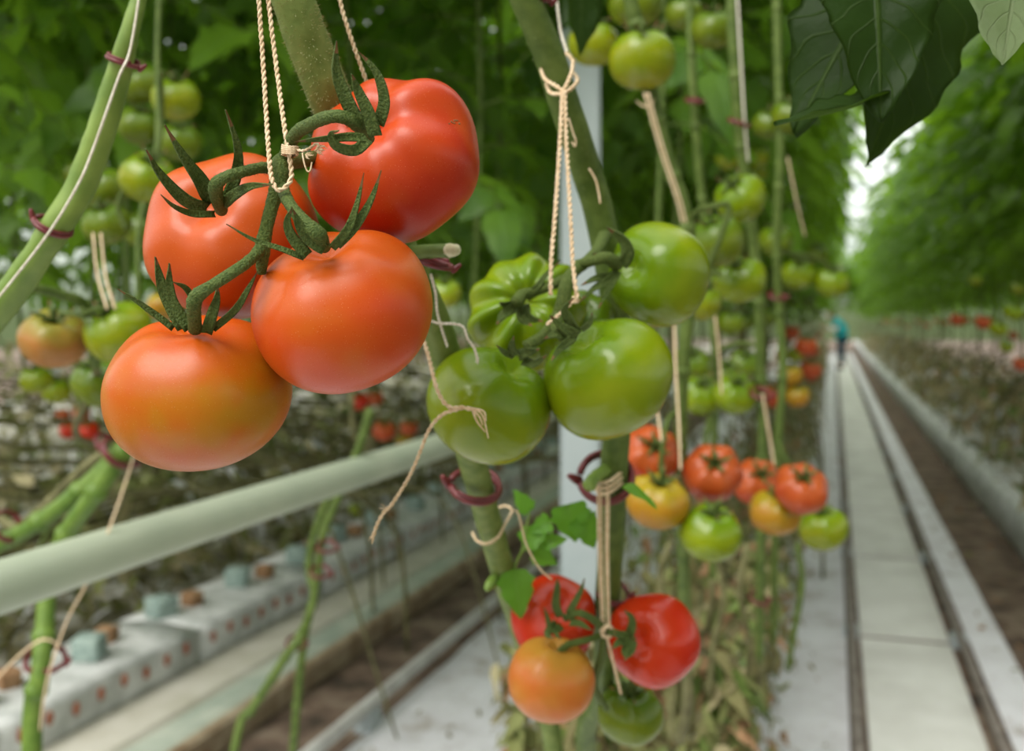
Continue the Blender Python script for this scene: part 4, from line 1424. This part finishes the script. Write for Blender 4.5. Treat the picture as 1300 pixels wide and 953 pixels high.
clip(964, 760, 1.86, 12, 'small dark clip low on the stem above the dried leaves', (.1, .9, .4))
twine('tan twine slanting beside the dark upright stem next to the aisle', [(1000, 200, 1.9), (1010, 250, 1.9), (1022, 300, 1.92)], 1.7)
twine('tan twine hanging above the coral tomatoes', [(968, 500, 1.6), (978, 560, 1.6), (984, 600, 1.6)], 2.6)
twine('tan twine strand hanging behind the lobed green tomato', [(905, 380, 1.5), (912, 440, 1.5), (916, 500, 1.5)], 2.6)
# shaded clump under the trio
for px, py, r, mt, lb in ((878, 462, 24, 'green_2', 'dark green tomato highest in the shaded clump beside the big green truss'), (921, 476, 22, 'green_2', 'dark green tomato in the middle of the shaded clump'),
                          (890, 502, 27, 'green_1', 'brighter green tomato low in the shaded clump'), (934, 500, 28, 'green_1', 'green tomato lowest in the shaded clump next to the dark stem'), (945, 462, 20, 'green_2', 'small dark green tomato in the shaded clump by the dark stem')):
    tom(px, py, r, mt, lb, (0, .75, .6), 1)
truss(pO, [(966, 440, 1.65), (940, 436, 1.68), (912, 446, 1.72), (905, 475, 1.74), (915, 495, 1.74)])
# small green ones nearer the aisle
for px, py, r, mt, lb in ((985, 306, 22, 'green_2', 'small green tomato between two dark upright stems'), (1013, 347, 22, 'green_1', 'small green tomato in the pair nearest the aisle, inner one'), (1055, 358, 22, 'green_1', 'small green tomato hanging out over the aisle'),
                          (1037, 322, 13, 'green_2', 'tiny green tomato above the one hanging over the aisle'), (1003, 148, 24, 'green_2', 'yellow green tomato behind the drooping dark leaf edge'), (976, 158, 21, 'green_2', 'dull green tomato beside the drooping dark leaf tip'),
                          (922, 200, 18, 'green_3', 'small yellow green tomato under the red clip'), (962, 198, 15, 'green_3', 'tiny yellow green tomato under the white twine'), (960, 218, 14, 'green_3', 'tiny green tomato just above the trio'),
                          (975, 245, 12, 'green_2', 'tiny green tomato beside the trio'), (1000, 268, 12, 'green_2', 'tiny dark green tomato by the slanting tan twine'), (978, 400, 14, 'green_2', 'tiny green tomato under the small maroon clip')):
    tom(px, py, r, mt, lb, (0, .85, .5))
truss(pQ, [(987, 315, 1.97), (1005, 322, 2.05), (1028, 325, 2.1), (1050, 336, 2.12), (1053, 344, 2.12)], 3)
truss(pQ, [(1005, 322, 2.05), (1012, 332, 2.1)], 3)
# coral and yellow clusters
for px, py, r, mt, lb, ax, v in (
        (825, 577, 38, 'coral', 'coral red tomato behind the tied stem, above the yellow one', (.1, .5, .85), 1), (904, 600, 38, 'coral', 'bright coral tomato facing out with a dark star calyx above the green one', (-.05, .6, .8), 1),
        (834, 636, 40, 'yellow', 'turning yellow tomato behind the narrow bright leaflet', (.1, .9, .4), 1), (902, 676, 40, 'green_1', 'green tomato lowest beside the yellow one by the twine', (.1, .9, .4), 0),
        (960, 612, 31, 'coral', 'coral tomato partly behind the dark stem near the aisle', (.1, .6, .8), 1), (1017, 620, 34, 'coral', 'coral red tomato next to the aisle above the last green one', (-.05, .7, .7), 1),
        (984, 650, 33, 'yellow', 'turning yellow tomato between the coral ones near the aisle', (.1, .9, .3), 1), (1045, 670, 31, 'green_3', 'yellow green tomato lowest and closest to the aisle rail', (-.2, .9, .3), 0),
        (1003, 476, 16, 'yellow', 'small orange tomato by the dark stems beside the aisle', (0, .9, .3), 0), (1012, 503, 16, 'yellow', 'small yellow tomato under the orange one beside the aisle', (0, .9, .3), 0),
        (1024, 440, 14, 'coral', 'small orange red tomato close to the person in teal', (0, .9, .3), 0), (1005, 422, 10, 'coral', 'tiny red tomato between stems under the small green pair', (0, .9, .3), 0),
        (1030, 470, 13, 'coral', 'small coral tomato beside the white film strip', (0, .9, .3), 0), (1010, 450, 11, 'green_3', 'tiny yellow green tomato among the small orange ones', (0, .9, .3), 0)):
    tom(px, py, r, mt, lb, ax, v)
truss(pN, [(905, 520, 1.8), (898, 545, 1.6), (895, 575, 1.42), (900, 590, 1.35), (898, 620, 1.3), (900, 645, 1.3)], 3.5)
truss(pQ, [(988, 560, 2.06), (996, 580, 1.85), (1002, 600, 1.6), (990, 622, 1.5), (1000, 630, 1.5), (1030, 640, 1.5)], 3.5)
twine('tan twine reaching down to the coral cluster behind the tied stem', [(828, 440, 1.15), (832, 500, 1.15), (840, 560, 1.12)], 2.4)
# small tomatoes low behind the pipe
for px, py, r, mt, lb in ((455, 509, 13, 'deep_red', 'small red tomato above the cream pipe beneath the bright orange red one'), (488, 546, 15, 'coral', 'coral tomato lying just above the cream pipe'), (519, 543, 12, 'coral', 'smaller coral tomato just above the cream pipe'),
                          (476, 505, 11, 'coral', 'tiny coral tomato beside the small red one over the pipe'), (514, 560, 11, 'yellow', 'tiny yellow tomato just under the cream pipe end'), (452, 645, 9, 'green_3', 'tiny pale green tomato over the white slabs'),
                          (565, 372, 21, 'green_3', 'yellow green tomato beside the maroon clip at the cut stub')):
    tom(px, py, r, mt, lb, d=(1.6 if px == 565 else None))

# ------------------------------------------------------------------ the rows of plants
rng = random.Random(2024)


def foliage_bm(seed, n, z0, z1, reach, nt=7, lean=0.0):
    r_ = random.Random(seed)
    bm, uvl = new_leaf_bm()
    for i in range(n):
        z = z0 + (z1 - z0) * (i + r_.random()) / n
        a = i * 2.4 + r_.uniform(-.5, .5)
        up = (z - z0) / (z1 - z0)
        d = Vector((math.cos(a), math.sin(a), r_.uniform(.0, .3)))
        compound_leaf(bm, uvl, Vector((0.01 * math.cos(a), 0.01 * math.sin(a), z)), d, reach * r_.uniform(.8, 1.15) * (.54 + .8 * up), r_, nt, 1, r_.uniform(.35, .8))
    return bm


PROTO = []
for s in range(5):
    t = thing('tomato_plant', 'x', 'plant', (0, 0, 0))
    bm = bmesh.new()
    r_ = random.Random(50 + s)
    pts = [Vector((.02 * math.sin(z * 2.3 + s), .03 * math.sin(z * 2 + s), z)) for z in (1.34, 1.7, 2.2, 2.8, 3.5, 4.3)]
    tube(bm, pts, [.0088, .0086, .008, .007, .005, .003], 7, 30, bumpy=.1, seed=s)
    obj('stem', bm, M['stem'], t)
    bm = foliage_bm(300 + s, 37, 1.76, 4.1, .54)
    obj('foliage', bm, [M['leaf'], M['stem']], t)
    # the old bare end of the vine bends over and runs along the row
    bm = bmesh.new()
    tube(bm, [pts[0] + UP * .02, pts[0] + Vector((.0, .03, -.14)), Vector((.02, .16, 1.13)), Vector((-.02, .45, 1.08)), Vector((.03, .95, 1.02)), Vector((-.02, 1.7, .92)), Vector((.02, 2.35, .6)), Vector((0, 2.55, .03))],
         [.0088, .0088, .009, .009, .009, .009, .009, .009], 7, 40, bumpy=.2, seed=s)
    obj('bare_vine', bm, M['stem_bare'], t)
    PROTO.append(t)
used = [False] * len(PROTO)
NPL = 0


def plant(x, y, label, group, scale=1.0, kind=None):
    global NPL
    k = rng.randrange(len(PROTO)) if kind is None else kind
    if not used[k]:
        t = PROTO[k]
        used[k] = True
    else:
        t = copy_tree(PROTO[k])
    t.location = (x, y, 0)
    t.rotation_euler = (0, 0, rng.uniform(-.14, .14))
    t.scale = (scale, scale, rng.uniform(.97, 1.04))
    t['label'] = label
    t['group'] = group
    NPL += 1
    return t


def row(x, y0, y1, step, grow, label, group, jx=.05, scale=1.0, tall=1.0):
    y = y0
    while y < y1:
        t = plant(x + rng.uniform(-jx, jx), y + rng.uniform(-.06, .06), label, group, scale * rng.uniform(.95, 1.08))
        t.scale.z *= tall
        y += step
        step *= grow


# the row along the camera, both wires
row(-.42, 2.45, 50, .42, 1.035, 'leafy tomato plant of the row hanging over the aisle film on the person side', 'plants of the row with the white post, aisle wire', tall=1.10)
row(-.98, 2.5, 44, .44, 1.04, 'leafy tomato plant of the row standing behind the white post', 'plants of the row with the white post, far wire')
for x, y, lb in ((-1.66, 1.50, 'dense dark tomato plant filling the upper corner behind the slanting stem'), (-1.62, 2.05, 'dense dark tomato plant behind the topmost ripe tomato'), (-2.0, 1.8, 'dense tomato plant between the slanting stem and the twine loop'), (-1.25, 2.4, 'dense tomato plant directly behind the hairy stem')):
    plant(x, y, lb, None)
# next rows across the pipe
row(-2.45, 2.3, 32, .46, 1.04, 'leafy tomato plant of the row behind the cream pipe, nearer wire', 'plants of the row over the cream gutter, nearer wire')
row(-3.0, 2.6, 30, .5, 1.045, 'leafy tomato plant of the row behind the cream pipe, farther wire', 'plants of the row over the cream gutter, farther wire')
row(-4.6, 3.0, 30, .62, 1.045, 'leafy tomato plant in the second row beyond the cream pipe', 'plants of the second row beyond the pipe', scale=1.1)
row(-6.7, 4.4, 30, .8, 1.04, 'leafy tomato plant in the third row beyond the cream pipe', 'plants of the third row beyond the pipe', scale=1.2)
row(-9.2, 6.0, 34, 1.0, 1.04, 'leafy tomato plant in the fourth row beyond the cream pipe', 'plants of the fourth row beyond the pipe', scale=1.3)
# the row across the aisle
row(1.5, 2.4, 62, .48, 1.028, 'leafy tomato plant of the row over the film wrapped gutter, aisle wire', 'plants of the row across the aisle, aisle wire', scale=1.12)
row(2.1, 4.0, 55, .55, 1.035, 'leafy tomato plant of the row over the film wrapped gutter, far wire', 'plants of the row across the aisle, far wire', scale=1.05)
row(3.9, 8.0, 60, .8, 1.05, 'leafy tomato plant in the second row across the aisle', 'plants of the second row across the aisle', scale=1.15)
# end of the house: plants close the view beyond the aisle
for i, x in enumerate((-.9, -.1, .5, 1.0, 1.9)):
    plant(x, 46 + .5 * (i % 2), 'leafy tomato plant closing the far end of the aisle', 'plants across the end of the aisle', 1.6)

# rows go on behind the camera; they shade the aisle and show in the gloss of the fruit
row(1.5, -4.0, 2.3, .55, 1.0, 'leafy tomato plant at the start of the row across the aisle', 'plants starting the row across the aisle')

# bundles of bare stems lying along the rows
def bundle(x, z, y0, y1, n, label, group, spread=.18):
    for i in range(n):
        bm = bmesh.new()
        xx = x + rng.uniform(-spread, spread)
        zz = z + rng.uniform(-.06, .12)
        ph = rng.uniform(0, 6)
        L_ = 28
        pts = [(xx + .05 * math.sin(k * .7 + ph), y0 + (y1 - y0) * (k / L_) ** 1.5, zz + .035 * math.sin(k * 1.1 + ph * 2)) for k in range(L_ + 1)]
        tube(bm, pts, .0095, 6, raw=True, bumpy=.2, seed=i)
        tag(obj('bare_stem', bm, M['stem_bare']), label, 'stem', group)


bundle(-3.35, .55, 1.0, 30, 9, 'long bare brownish stem lying along the row behind the white slabs', 'bare stems lying behind the white slabs')
bundle(-.62, .32, 2.4, 40, 6, 'long bare stem lying low under the row with the white post', 'bare stems lying under the post row', .1)
bundle(1.75, .58, 1.5, 50, 9, 'long bare stem lying along the film wrapped gutter', 'bare stems lying on the film wrapped gutter', .3)
bundle(-4.8, .5, 2.0, 26, 7, 'long bare stem lying along the second row beyond the pipe', 'bare stems along the second row beyond the pipe', .3)


# withered leaves: more than anyone could count
def litter(name, label, n, xr, yr, zr, size, mats, seed, vertical=.3, bias=1.6):
    r_ = random.Random(seed)
    bm, uvl = new_leaf_bm()
    for i in range(n):
        q = Vector((r_.uniform(*xr), yr[0] + (yr[1] - yr[0]) * r_.random() ** bias, r_.uniform(*zr)))
        x3 = Vector((r_.gauss(0, 1), r_.gauss(0, 1), r_.gauss(-vertical, .4)))
        zh = Vector((r_.gauss(0, .6), r_.gauss(0, .6), 1)).normalized()
        l = r_.uniform(*size)
        leaflet(bm, uvl, frame_m(q, x3, zh), l, l * r_.uniform(.25, .55), 5, 1, .25, r_.uniform(.2, .7), r_.uniform(.1, .6), i, r_.randrange(len(mats)))
    o = obj(name, bm, mats)
    tag(o, label, 'dried leaves', kind='stuff')


DR = [M['leaf_dry'], M['stem_bare'], M['leaf_dry'], M['leaf_straw'], M['leaf_olive'], M['leaf_olive'], M['stem'], M['leaf_dry'], M['leaf_straw'], M['leaf_olive'], M['film'], M['leaf_olive'], M['stem_bare']]
litter('dried_leaves', 'tangle of dried leaves and stalks on the film wrapped gutter across the aisle', 9000, (1.13, 2.5), (1.6, 45), (.3, .95), (.05, .14), [M['leaf_straw'], M['leaf_straw'], M['leaf_olive'], M['leaf_dry'], M['leaf_straw'], M['stem'], M['leaf_olive'], M['film'], M['wool_brown'], M['leaf_straw']], 1, .5)
litter('dried_leaves', 'tangle of dried leaves at the foot of the row beside the aisle rail', 11000, (-.66, -.16), (1.95, 36), (.03, .85), (.025, .085), [M['leaf_dry'], M['leaf_olive'], M['wool_brown'], M['leaf_dry'], M['leaf_straw'], M['stem'], M['leaf_olive']], 2, .8, 2.6)
litter('dried_leaves', 'dried leaves and stalks heaped behind the white slabs', 6500, (-4.6, -3.05), (1.2, 22), (.05, .75), (.06, .18), DR, 3, .4)
litter('dried_leaves', 'dried leaves scattered under the far rows beyond the pipe', 7000, (-10, -4.2), (2.5, 24), (.03, 1.25), (.08, .2), DR, 4, .3)
litter('dried_leaves', 'a few brown leaf scraps fallen on the white film by the rail', 420, (-1.55, .04), (1.6, 18), (.02, .03), (.02, .06), [M['leaf_dry'], M['wool_brown']], 6, 0)
litter('dried_leaves', 'brown leaf scraps on the soil strip and film beyond the aisle rail', 260, (.64, 1.1), (1.6, 22), (.02, .035), (.02, .06), [M['leaf_dry'], M['wool_brown']], 7, 0)
# hanging dried stalks at the foot of the near row
for i, pts in enumerate((((1012, 690, 1.9), (1018, 740, 1.92), (1010, 790, 1.95), (1000, 850, 2.0)), ((850, 690, 1.7), (838, 730, 1.72), (852, 790, 1.75), (866, 850, 1.8)),
                         ((910, 700, 1.8), (918, 760, 1.82), (905, 820, 1.85), (900, 880, 1.9)), ((948, 690, 1.9), (940, 750, 1.9), (952, 820, 1.95), (946, 880, 2.0)))):
    bm = bmesh.new()
    tube(bm, PP(pts), .006, 7, 24, bumpy=.2, seed=i)
    tag(obj('bare_stem', bm, M['stem_bare' if i else 'stem']),
        ('dark green hanging stalk closest to the aisle rail under the yellow green tomato', 'hanging bare stalk behind the lowest red tomatoes', 'hanging bare stalk under the green tomato by the twine', 'hanging bare stalk under the turning yellow tomato near the aisle')[i], 'stem')

# tomatoes far along the rows
FAR = []


def far_tomato(px, py, r, mat, label, group, d=None):
    dd = d or .036 * F / r
    return tomato(px, py, r, dd, mat, label, (0, .85, .5), 0, group=group, sepals=r >= 9)


for px, py, r, mt, lb in ((1215, 406, 9, 'coral', 'small red tomato across the aisle, the one nearer the far end'), (1248, 409, 10, 'coral', 'small red tomato across the aisle beside green fruit'),
                          (1287, 396, 12, 'green_1', 'small bright green tomato across the aisle at the frame edge'), (1268, 417, 11, 'green_3', 'small yellow green tomato between the red and green ones across the aisle'),
                          (1296, 462, 10, 'coral', 'small coral tomato low at the frame edge across the aisle'), (1238, 356, 8, 'green_3', 'tiny green tomato high across the aisle'), (1292, 366, 9, 'green_3', 'tiny green tomato above the bright green one across the aisle'),
                          (1278, 440, 9, 'green_3', 'tiny yellow green tomato under the bright green one across the aisle')):
    far_tomato(px, py, r, mt, lb, None)
fr_ = random.Random(9)
for i in range(16):
    y = 9 + i * 1.5
    x = 1.38
    for k, (mt, nm) in enumerate((('coral', 'red'), ('green_3', 'green'))):
        dvec = Vector((x + fr_.uniform(-.05, .05), y + fr_.uniform(-.5, .5), (1.46, 1.55)[k] + fr_.uniform(-.12, .08))) - CAM
        d = dvec.dot(FWD)
        far_tomato(650 + dvec.dot(RGT) / d * F, HY - dvec.z / d * F, .037 * F / d, mt, 'tiny blurred %s tomato far along the row across the aisle' % nm, 'far %s tomatoes of the row across the aisle' % nm, d)
for i in range(14):
    y = 3.4 + i * .75
    for k, (mt, nm) in enumerate((('green_2', 'green'), ('coral', 'red'))):
        dvec = Vector((-.22 + fr_.uniform(-.08, .08), y + fr_.uniform(-.3, .3), (1.62, 1.22)[k] + fr_.uniform(-.15, .1))) - CAM
        d = dvec.dot(FWD)
        far_tomato(650 + dvec.dot(RGT) / d * F, HY - dvec.z / d * F, .036 * F / d, mt, 'small blurred %s tomato farther along the row beside the person' % nm, 'far %s tomatoes of the row beside the person' % nm, d)

# ------------------------------------------------------------------ the person down the aisle
def skin(name, nodes, edges, mat, parent, sub=2, root=0):
    """a smooth body grown over a skeleton: nodes (point, radius)"""
    me = bpy.data.meshes.new(name)
    o = bpy.data.objects.new(name, me)
    me.from_pydata([n[0] for n in nodes], edges, [])
    link(o)
    s = o.modifiers.new('skin', 'SKIN')
    for i, n in enumerate(nodes):
        r = n[1]
        me.skin_vertices[0].data[i].radius = r if isinstance(r, tuple) else (r, r)
        me.skin_vertices[0].data[i].use_root = (i == root)
    s.use_smooth_shade = True
    s.branch_smoothing = .4
    u = o.modifiers.new('sub', 'SUBSURF')
    u.levels = u.render_levels = sub
    me.materials.append(mat)
    o.parent = parent
    return o


M['skin'] = simple_mat('skin_tan', (.42, .24, .16), (.5, .3, .2), 20, .5, .4)
M['teal'] = simple_mat('cloth_teal', (.02, .36, .40), (.03, .46, .50), 20, .8, .2)
M['navy'] = simple_mat('cloth_dark_navy', (.012, .03, .05), (.02, .045, .07), 20, .8, .2)
M['white_cloth'] = simple_mat('cloth_white', (.78, .8, .78), (.86, .88, .86), 20, .8, .2)
M['hair_dark'] = simple_mat('hair_dark_brown', (.03, .02, .015), (.06, .04, .025), 60, .6, .3)
M['eye'] = simple_mat('eye_dark', (.01, .01, .01), (.02, .02, .02), 60, .3, .5)
M['lip'] = simple_mat('lip_rose', (.34, .13, .10), (.4, .16, .12), 60, .5, .3)

pe = thing('person', 'stooping person in teal top, dark trousers and white cap far down the aisle', 'person', (.24, 31.0, .035))
V = Vector
# faces -x (towards the row of hanging fruit), a little towards the camera; slightly stooped
nodes = [(V((.0, 0, .93)), (.13, .15)),       # 0 pelvis
         (V((.0, 0, 1.08)), (.115, .135)),    # 1 waist
         (V((-.02, 0, 1.27)), (.115, .155)),  # 2 chest
         (V((-.04, 0, 1.40)), (.085, .12)),   # 3 upper chest
         (V((-.06, 0, 1.48)), .055),          # 4 neck
         (V((-.08, 0, 1.545)), (.075, .07)),  # 5 jaw
         (V((-.085, 0, 1.62)), (.098, .08)),  # 6 skull
         (V((-.08, 0, 1.69)), (.06, .055)),   # 7 crown
         (V((-.03, -.17, 1.40)), .055), (V((-.10, -.23, 1.16)), .043), (V((-.32, -.20, 1.22)), .032), (V((-.37, -.19, 1.24)), (.018, .036)),   # 8-11 arm facing the camera
         (V((-.03, .17, 1.40)), .055), (V((-.12, .23, 1.18)), .043), (V((-.34, .18, 1.30)), .032), (V((-.39, .17, 1.33)), (.018, .036)),       # 12-15
         (V((.0, -.09, .86)), .09), (V((-.02, -.10, .48)), .058), (V((.02, -.11, .10)), .042), (V((-.09, -.12, .035)), .034), (V((-.15, -.125, .03)), .026),
         (V((.0, .09, .86)), .09), (V((-.05, .10, .48)), .058), (V((.0, .11, .10)), .042), (V((-.11, .12, .035)), .034), (V((-.17, .125, .03)), .026)]


def stoop(v, head=False):
    """lean the upper body forward over the waist; the head nods a little further"""
    if v.z <= 1.05:
        return v.copy()
    if head:
        v = Matrix.Translation((-.06, 0, 1.46)) @ Matrix.Rotation(R(-22), 4, 'Y') @ Matrix.Translation((.06, 0, -1.46)) @ v
    return Matrix.Translation((0, 0, 1.05)) @ Matrix.Rotation(R(-24), 4, 'Y') @ Matrix.Translation((0, 0, -1.05)) @ v


def stoop_mesh(bm):
    for v in bm.verts:
        v.co = stoop(v.co, True)


nodes = [(stoop(p, 4 <= i <= 7), r) for i, (p, r) in enumerate(nodes)]
edges = [(0, 1), (1, 2), (2, 3), (3, 4), (4, 5), (5, 6), (6, 7), (3, 8), (8, 9), (9, 10), (10, 11), (3, 12), (12, 13), (13, 14), (14, 15),
         (0, 16), (16, 17), (17, 18), (18, 19), (19, 20), (0, 21), (21, 22), (22, 23), (23, 24), (24, 25)]
for hnd, sy in ((11, -1), (15, 1)):
    h = nodes[hnd][0]
    for k in range(4):
        off = (k - 1.5) * .020
        l = (.062, .072, .068, .052)[k]
        i0 = len(nodes)
        b0 = h + V((-.03, 0, off))
        nodes += [(b0, .0095), (b0 + V((-l * .5, 0.006 * -sy, .004)), .0088), (b0 + V((-l * .9, .026 * -sy, -.004)), .0075)]
        edges += [(hnd, i0), (i0, i0 + 1), (i0 + 1, i0 + 2)]
    i0 = len(nodes)
    nodes += [(h + V((-.005, -.012 * sy, .042)), .0105), (h + V((-.035, -.03 * sy, .058)), .0085)]
    edges += [(hnd, i0), (i0, i0 + 1)]
skin('body', nodes, edges, M['skin'], pe)
# face
bm = bmesh.new()
bmesh.ops.create_uvsphere(bm, u_segments=10, v_segments=8, radius=1, matrix=Matrix.Translation((-.185, 0, 1.60)) @ Matrix.Diagonal((.022, .013, .024, 1)))
for s in (-1, 1):
    bmesh.ops.create_uvsphere(bm, u_segments=10, v_segments=8, radius=1, matrix=Matrix.Translation((-.075, s * .083, 1.605)) @ Matrix.Diagonal((.018, .01, .03, 1)))
stoop_mesh(bm)
o = obj('face', bm, M['skin'])
o.parent = pe
bm = bmesh.new()
for s in (-1, 1):
    bmesh.ops.create_uvsphere(bm, u_segments=10, v_segments=8, radius=.011, matrix=Matrix.Translation((-.168, s * .032, 1.625)))
stoop_mesh(bm)
o = obj('eyes', bm, M['eye'])
o.parent = pe
bm = bmesh.new()
bmesh.ops.create_uvsphere(bm, u_segments=12, v_segments=8, radius=1, matrix=Matrix.Translation((-.160, 0, 1.555)) @ Matrix.Diagonal((.010, .026, .008, 1)))
stoop_mesh(bm)
o = obj('mouth', bm, M['lip'])
o.parent = pe
# clothing
tn = [(V((.0, 0, .98)), (.165, .185)), (V((.0, 0, 1.10)), (.145, .165)), (V((-.02, 0, 1.28)), (.145, .185)), (V((-.04, 0, 1.41)), (.105, .14)), (V((-.055, 0, 1.465)), .072),
      (V((-.03, -.18, 1.40)), .078), (V((-.075, -.225, 1.24)), .066), (V((-.03, .18, 1.40)), .078), (V((-.09, .225, 1.25)), .066), (V((0, 0, .88)), (.17, .19))]
tn = [(stoop(p), r) for p, r in tn]
skin('shirt', tn, [(0, 1), (1, 2), (2, 3), (3, 4), (3, 5), (5, 6), (3, 7), (7, 8), (0, 9)], M['teal'], pe)
tn = [(V((0, 0, .95)), (.155, .175)), (V((.0, -.09, .84)), .115), (V((-.02, -.10, .48)), .085), (V((.02, -.11, .12)), .075), (V((.0, .09, .84)), .115), (V((-.05, .10, .48)), .085), (V((0, .11, .12)), .075)]
skin('trousers', tn, [(0, 1), (1, 2), (2, 3), (0, 4), (4, 5), (5, 6)], M['navy'], pe)
sn = [(V((.05, 0, 0)), .04), (V((-.05, 0, 0)), .05), (V((-.15, 0, -.005)), .042)]
for y, x in ((-.115, .0), (.115, -.02)):
    skin('shoe', [(a + V((x, y, .035)), r) for a, r in sn], [(0, 1), (1, 2)], M['navy'], pe)
for sgn, a, b in ((-1, nodes[9][0], nodes[10][0]), (1, nodes[13][0], nodes[14][0])):
    skin('sleeve', [(a.lerp(b, .0), .068), (a.lerp(b, .5), .064), (a.lerp(b, .92), .056)], [(0, 1), (1, 2)], M['white_cloth'], pe)
cap = [(V((-.08, 0, 1.66)), (.122, .106)), (V((-.078, 0, 1.715)), (.098, .085)), (V((-.17, 0, 1.66)), (.05, .02)), (V((-.22, 0, 1.65)), (.045, .012))]
cap = [(stoop(p, True), r) for p, r in cap]
skin('cap', cap, [(0, 1), (0, 2), (2, 3)], M['white_cloth'], pe)
hr = [(V((-.03, 0, 1.62)), (.08, .084)), (V((.0, 0, 1.54)), (.06, .07)), (V((.02, 0, 1.46)), .045)]
hr = [(stoop(p, True), r) for p, r in hr]
skin('hair', hr, [(0, 1), (1, 2)], M['hair_dark'], pe)
pe.rotation_euler = (0, 0, R(4))
pe.scale = (1.07, 1.07, 1.07)

# ------------------------------------------------------------------ daylight through the greenhouse roof
w = bpy.data.worlds.new('daylight')
sc.world = w
w.use_nodes = True
nt = w.node_tree
nt.nodes.clear()
o = nt.nodes.new('ShaderNodeOutputWorld')
bg = nt.nodes.new('ShaderNodeBackground')
tc = nt.nodes.new('ShaderNodeTexCoord')
sx = nt.nodes.new('ShaderNodeSeparateXYZ')
nt.links.new(tc.outputs['Generated'], sx.inputs[0])
r = ramp(nt, sx.outputs[2], [(0.0, (.10, .13, .06)), (.04, (.35, .40, .32)), (.12, (.9, .95, .9)), (.5, (1.0, 1.0, .98)), (1.0, (1.0, 1.0, 1.0))])
nt.links.new(r.outputs[0], bg.inputs[0])
bg.inputs[1].default_value = 1.25
nt.links.new(bg.outputs[0], o.inputs[0])
ld = bpy.data.lights.new('sun', 'SUN')
ld.energy = 2.5
ld.angle = R(38)
ld.color = (1.0, .96, .9)
lo = bpy.data.objects.new('sun', ld)
link(lo)
# from behind the camera, over its shoulder on the row side
dv = -dirv(-.45, .95, .65)
lo.rotation_euler = dv.to_track_quat('-Z', 'Y').to_euler()
lo.location = (0, -2, 6)

vs = sc.view_settings
sc.display_settings.display_device = 'sRGB'
vs.view_transform = 'Standard'
vs.look = 'None'
vs.exposure = 0.56
vs.gamma = 1.0
vs.use_curve_mapping = False
sc.cycles.use_denoising = True
sc.cycles.max_bounces = 8
sc.cycles.transmission_bounces = 4
sc.cycles.sample_clamp_indirect = 6.0
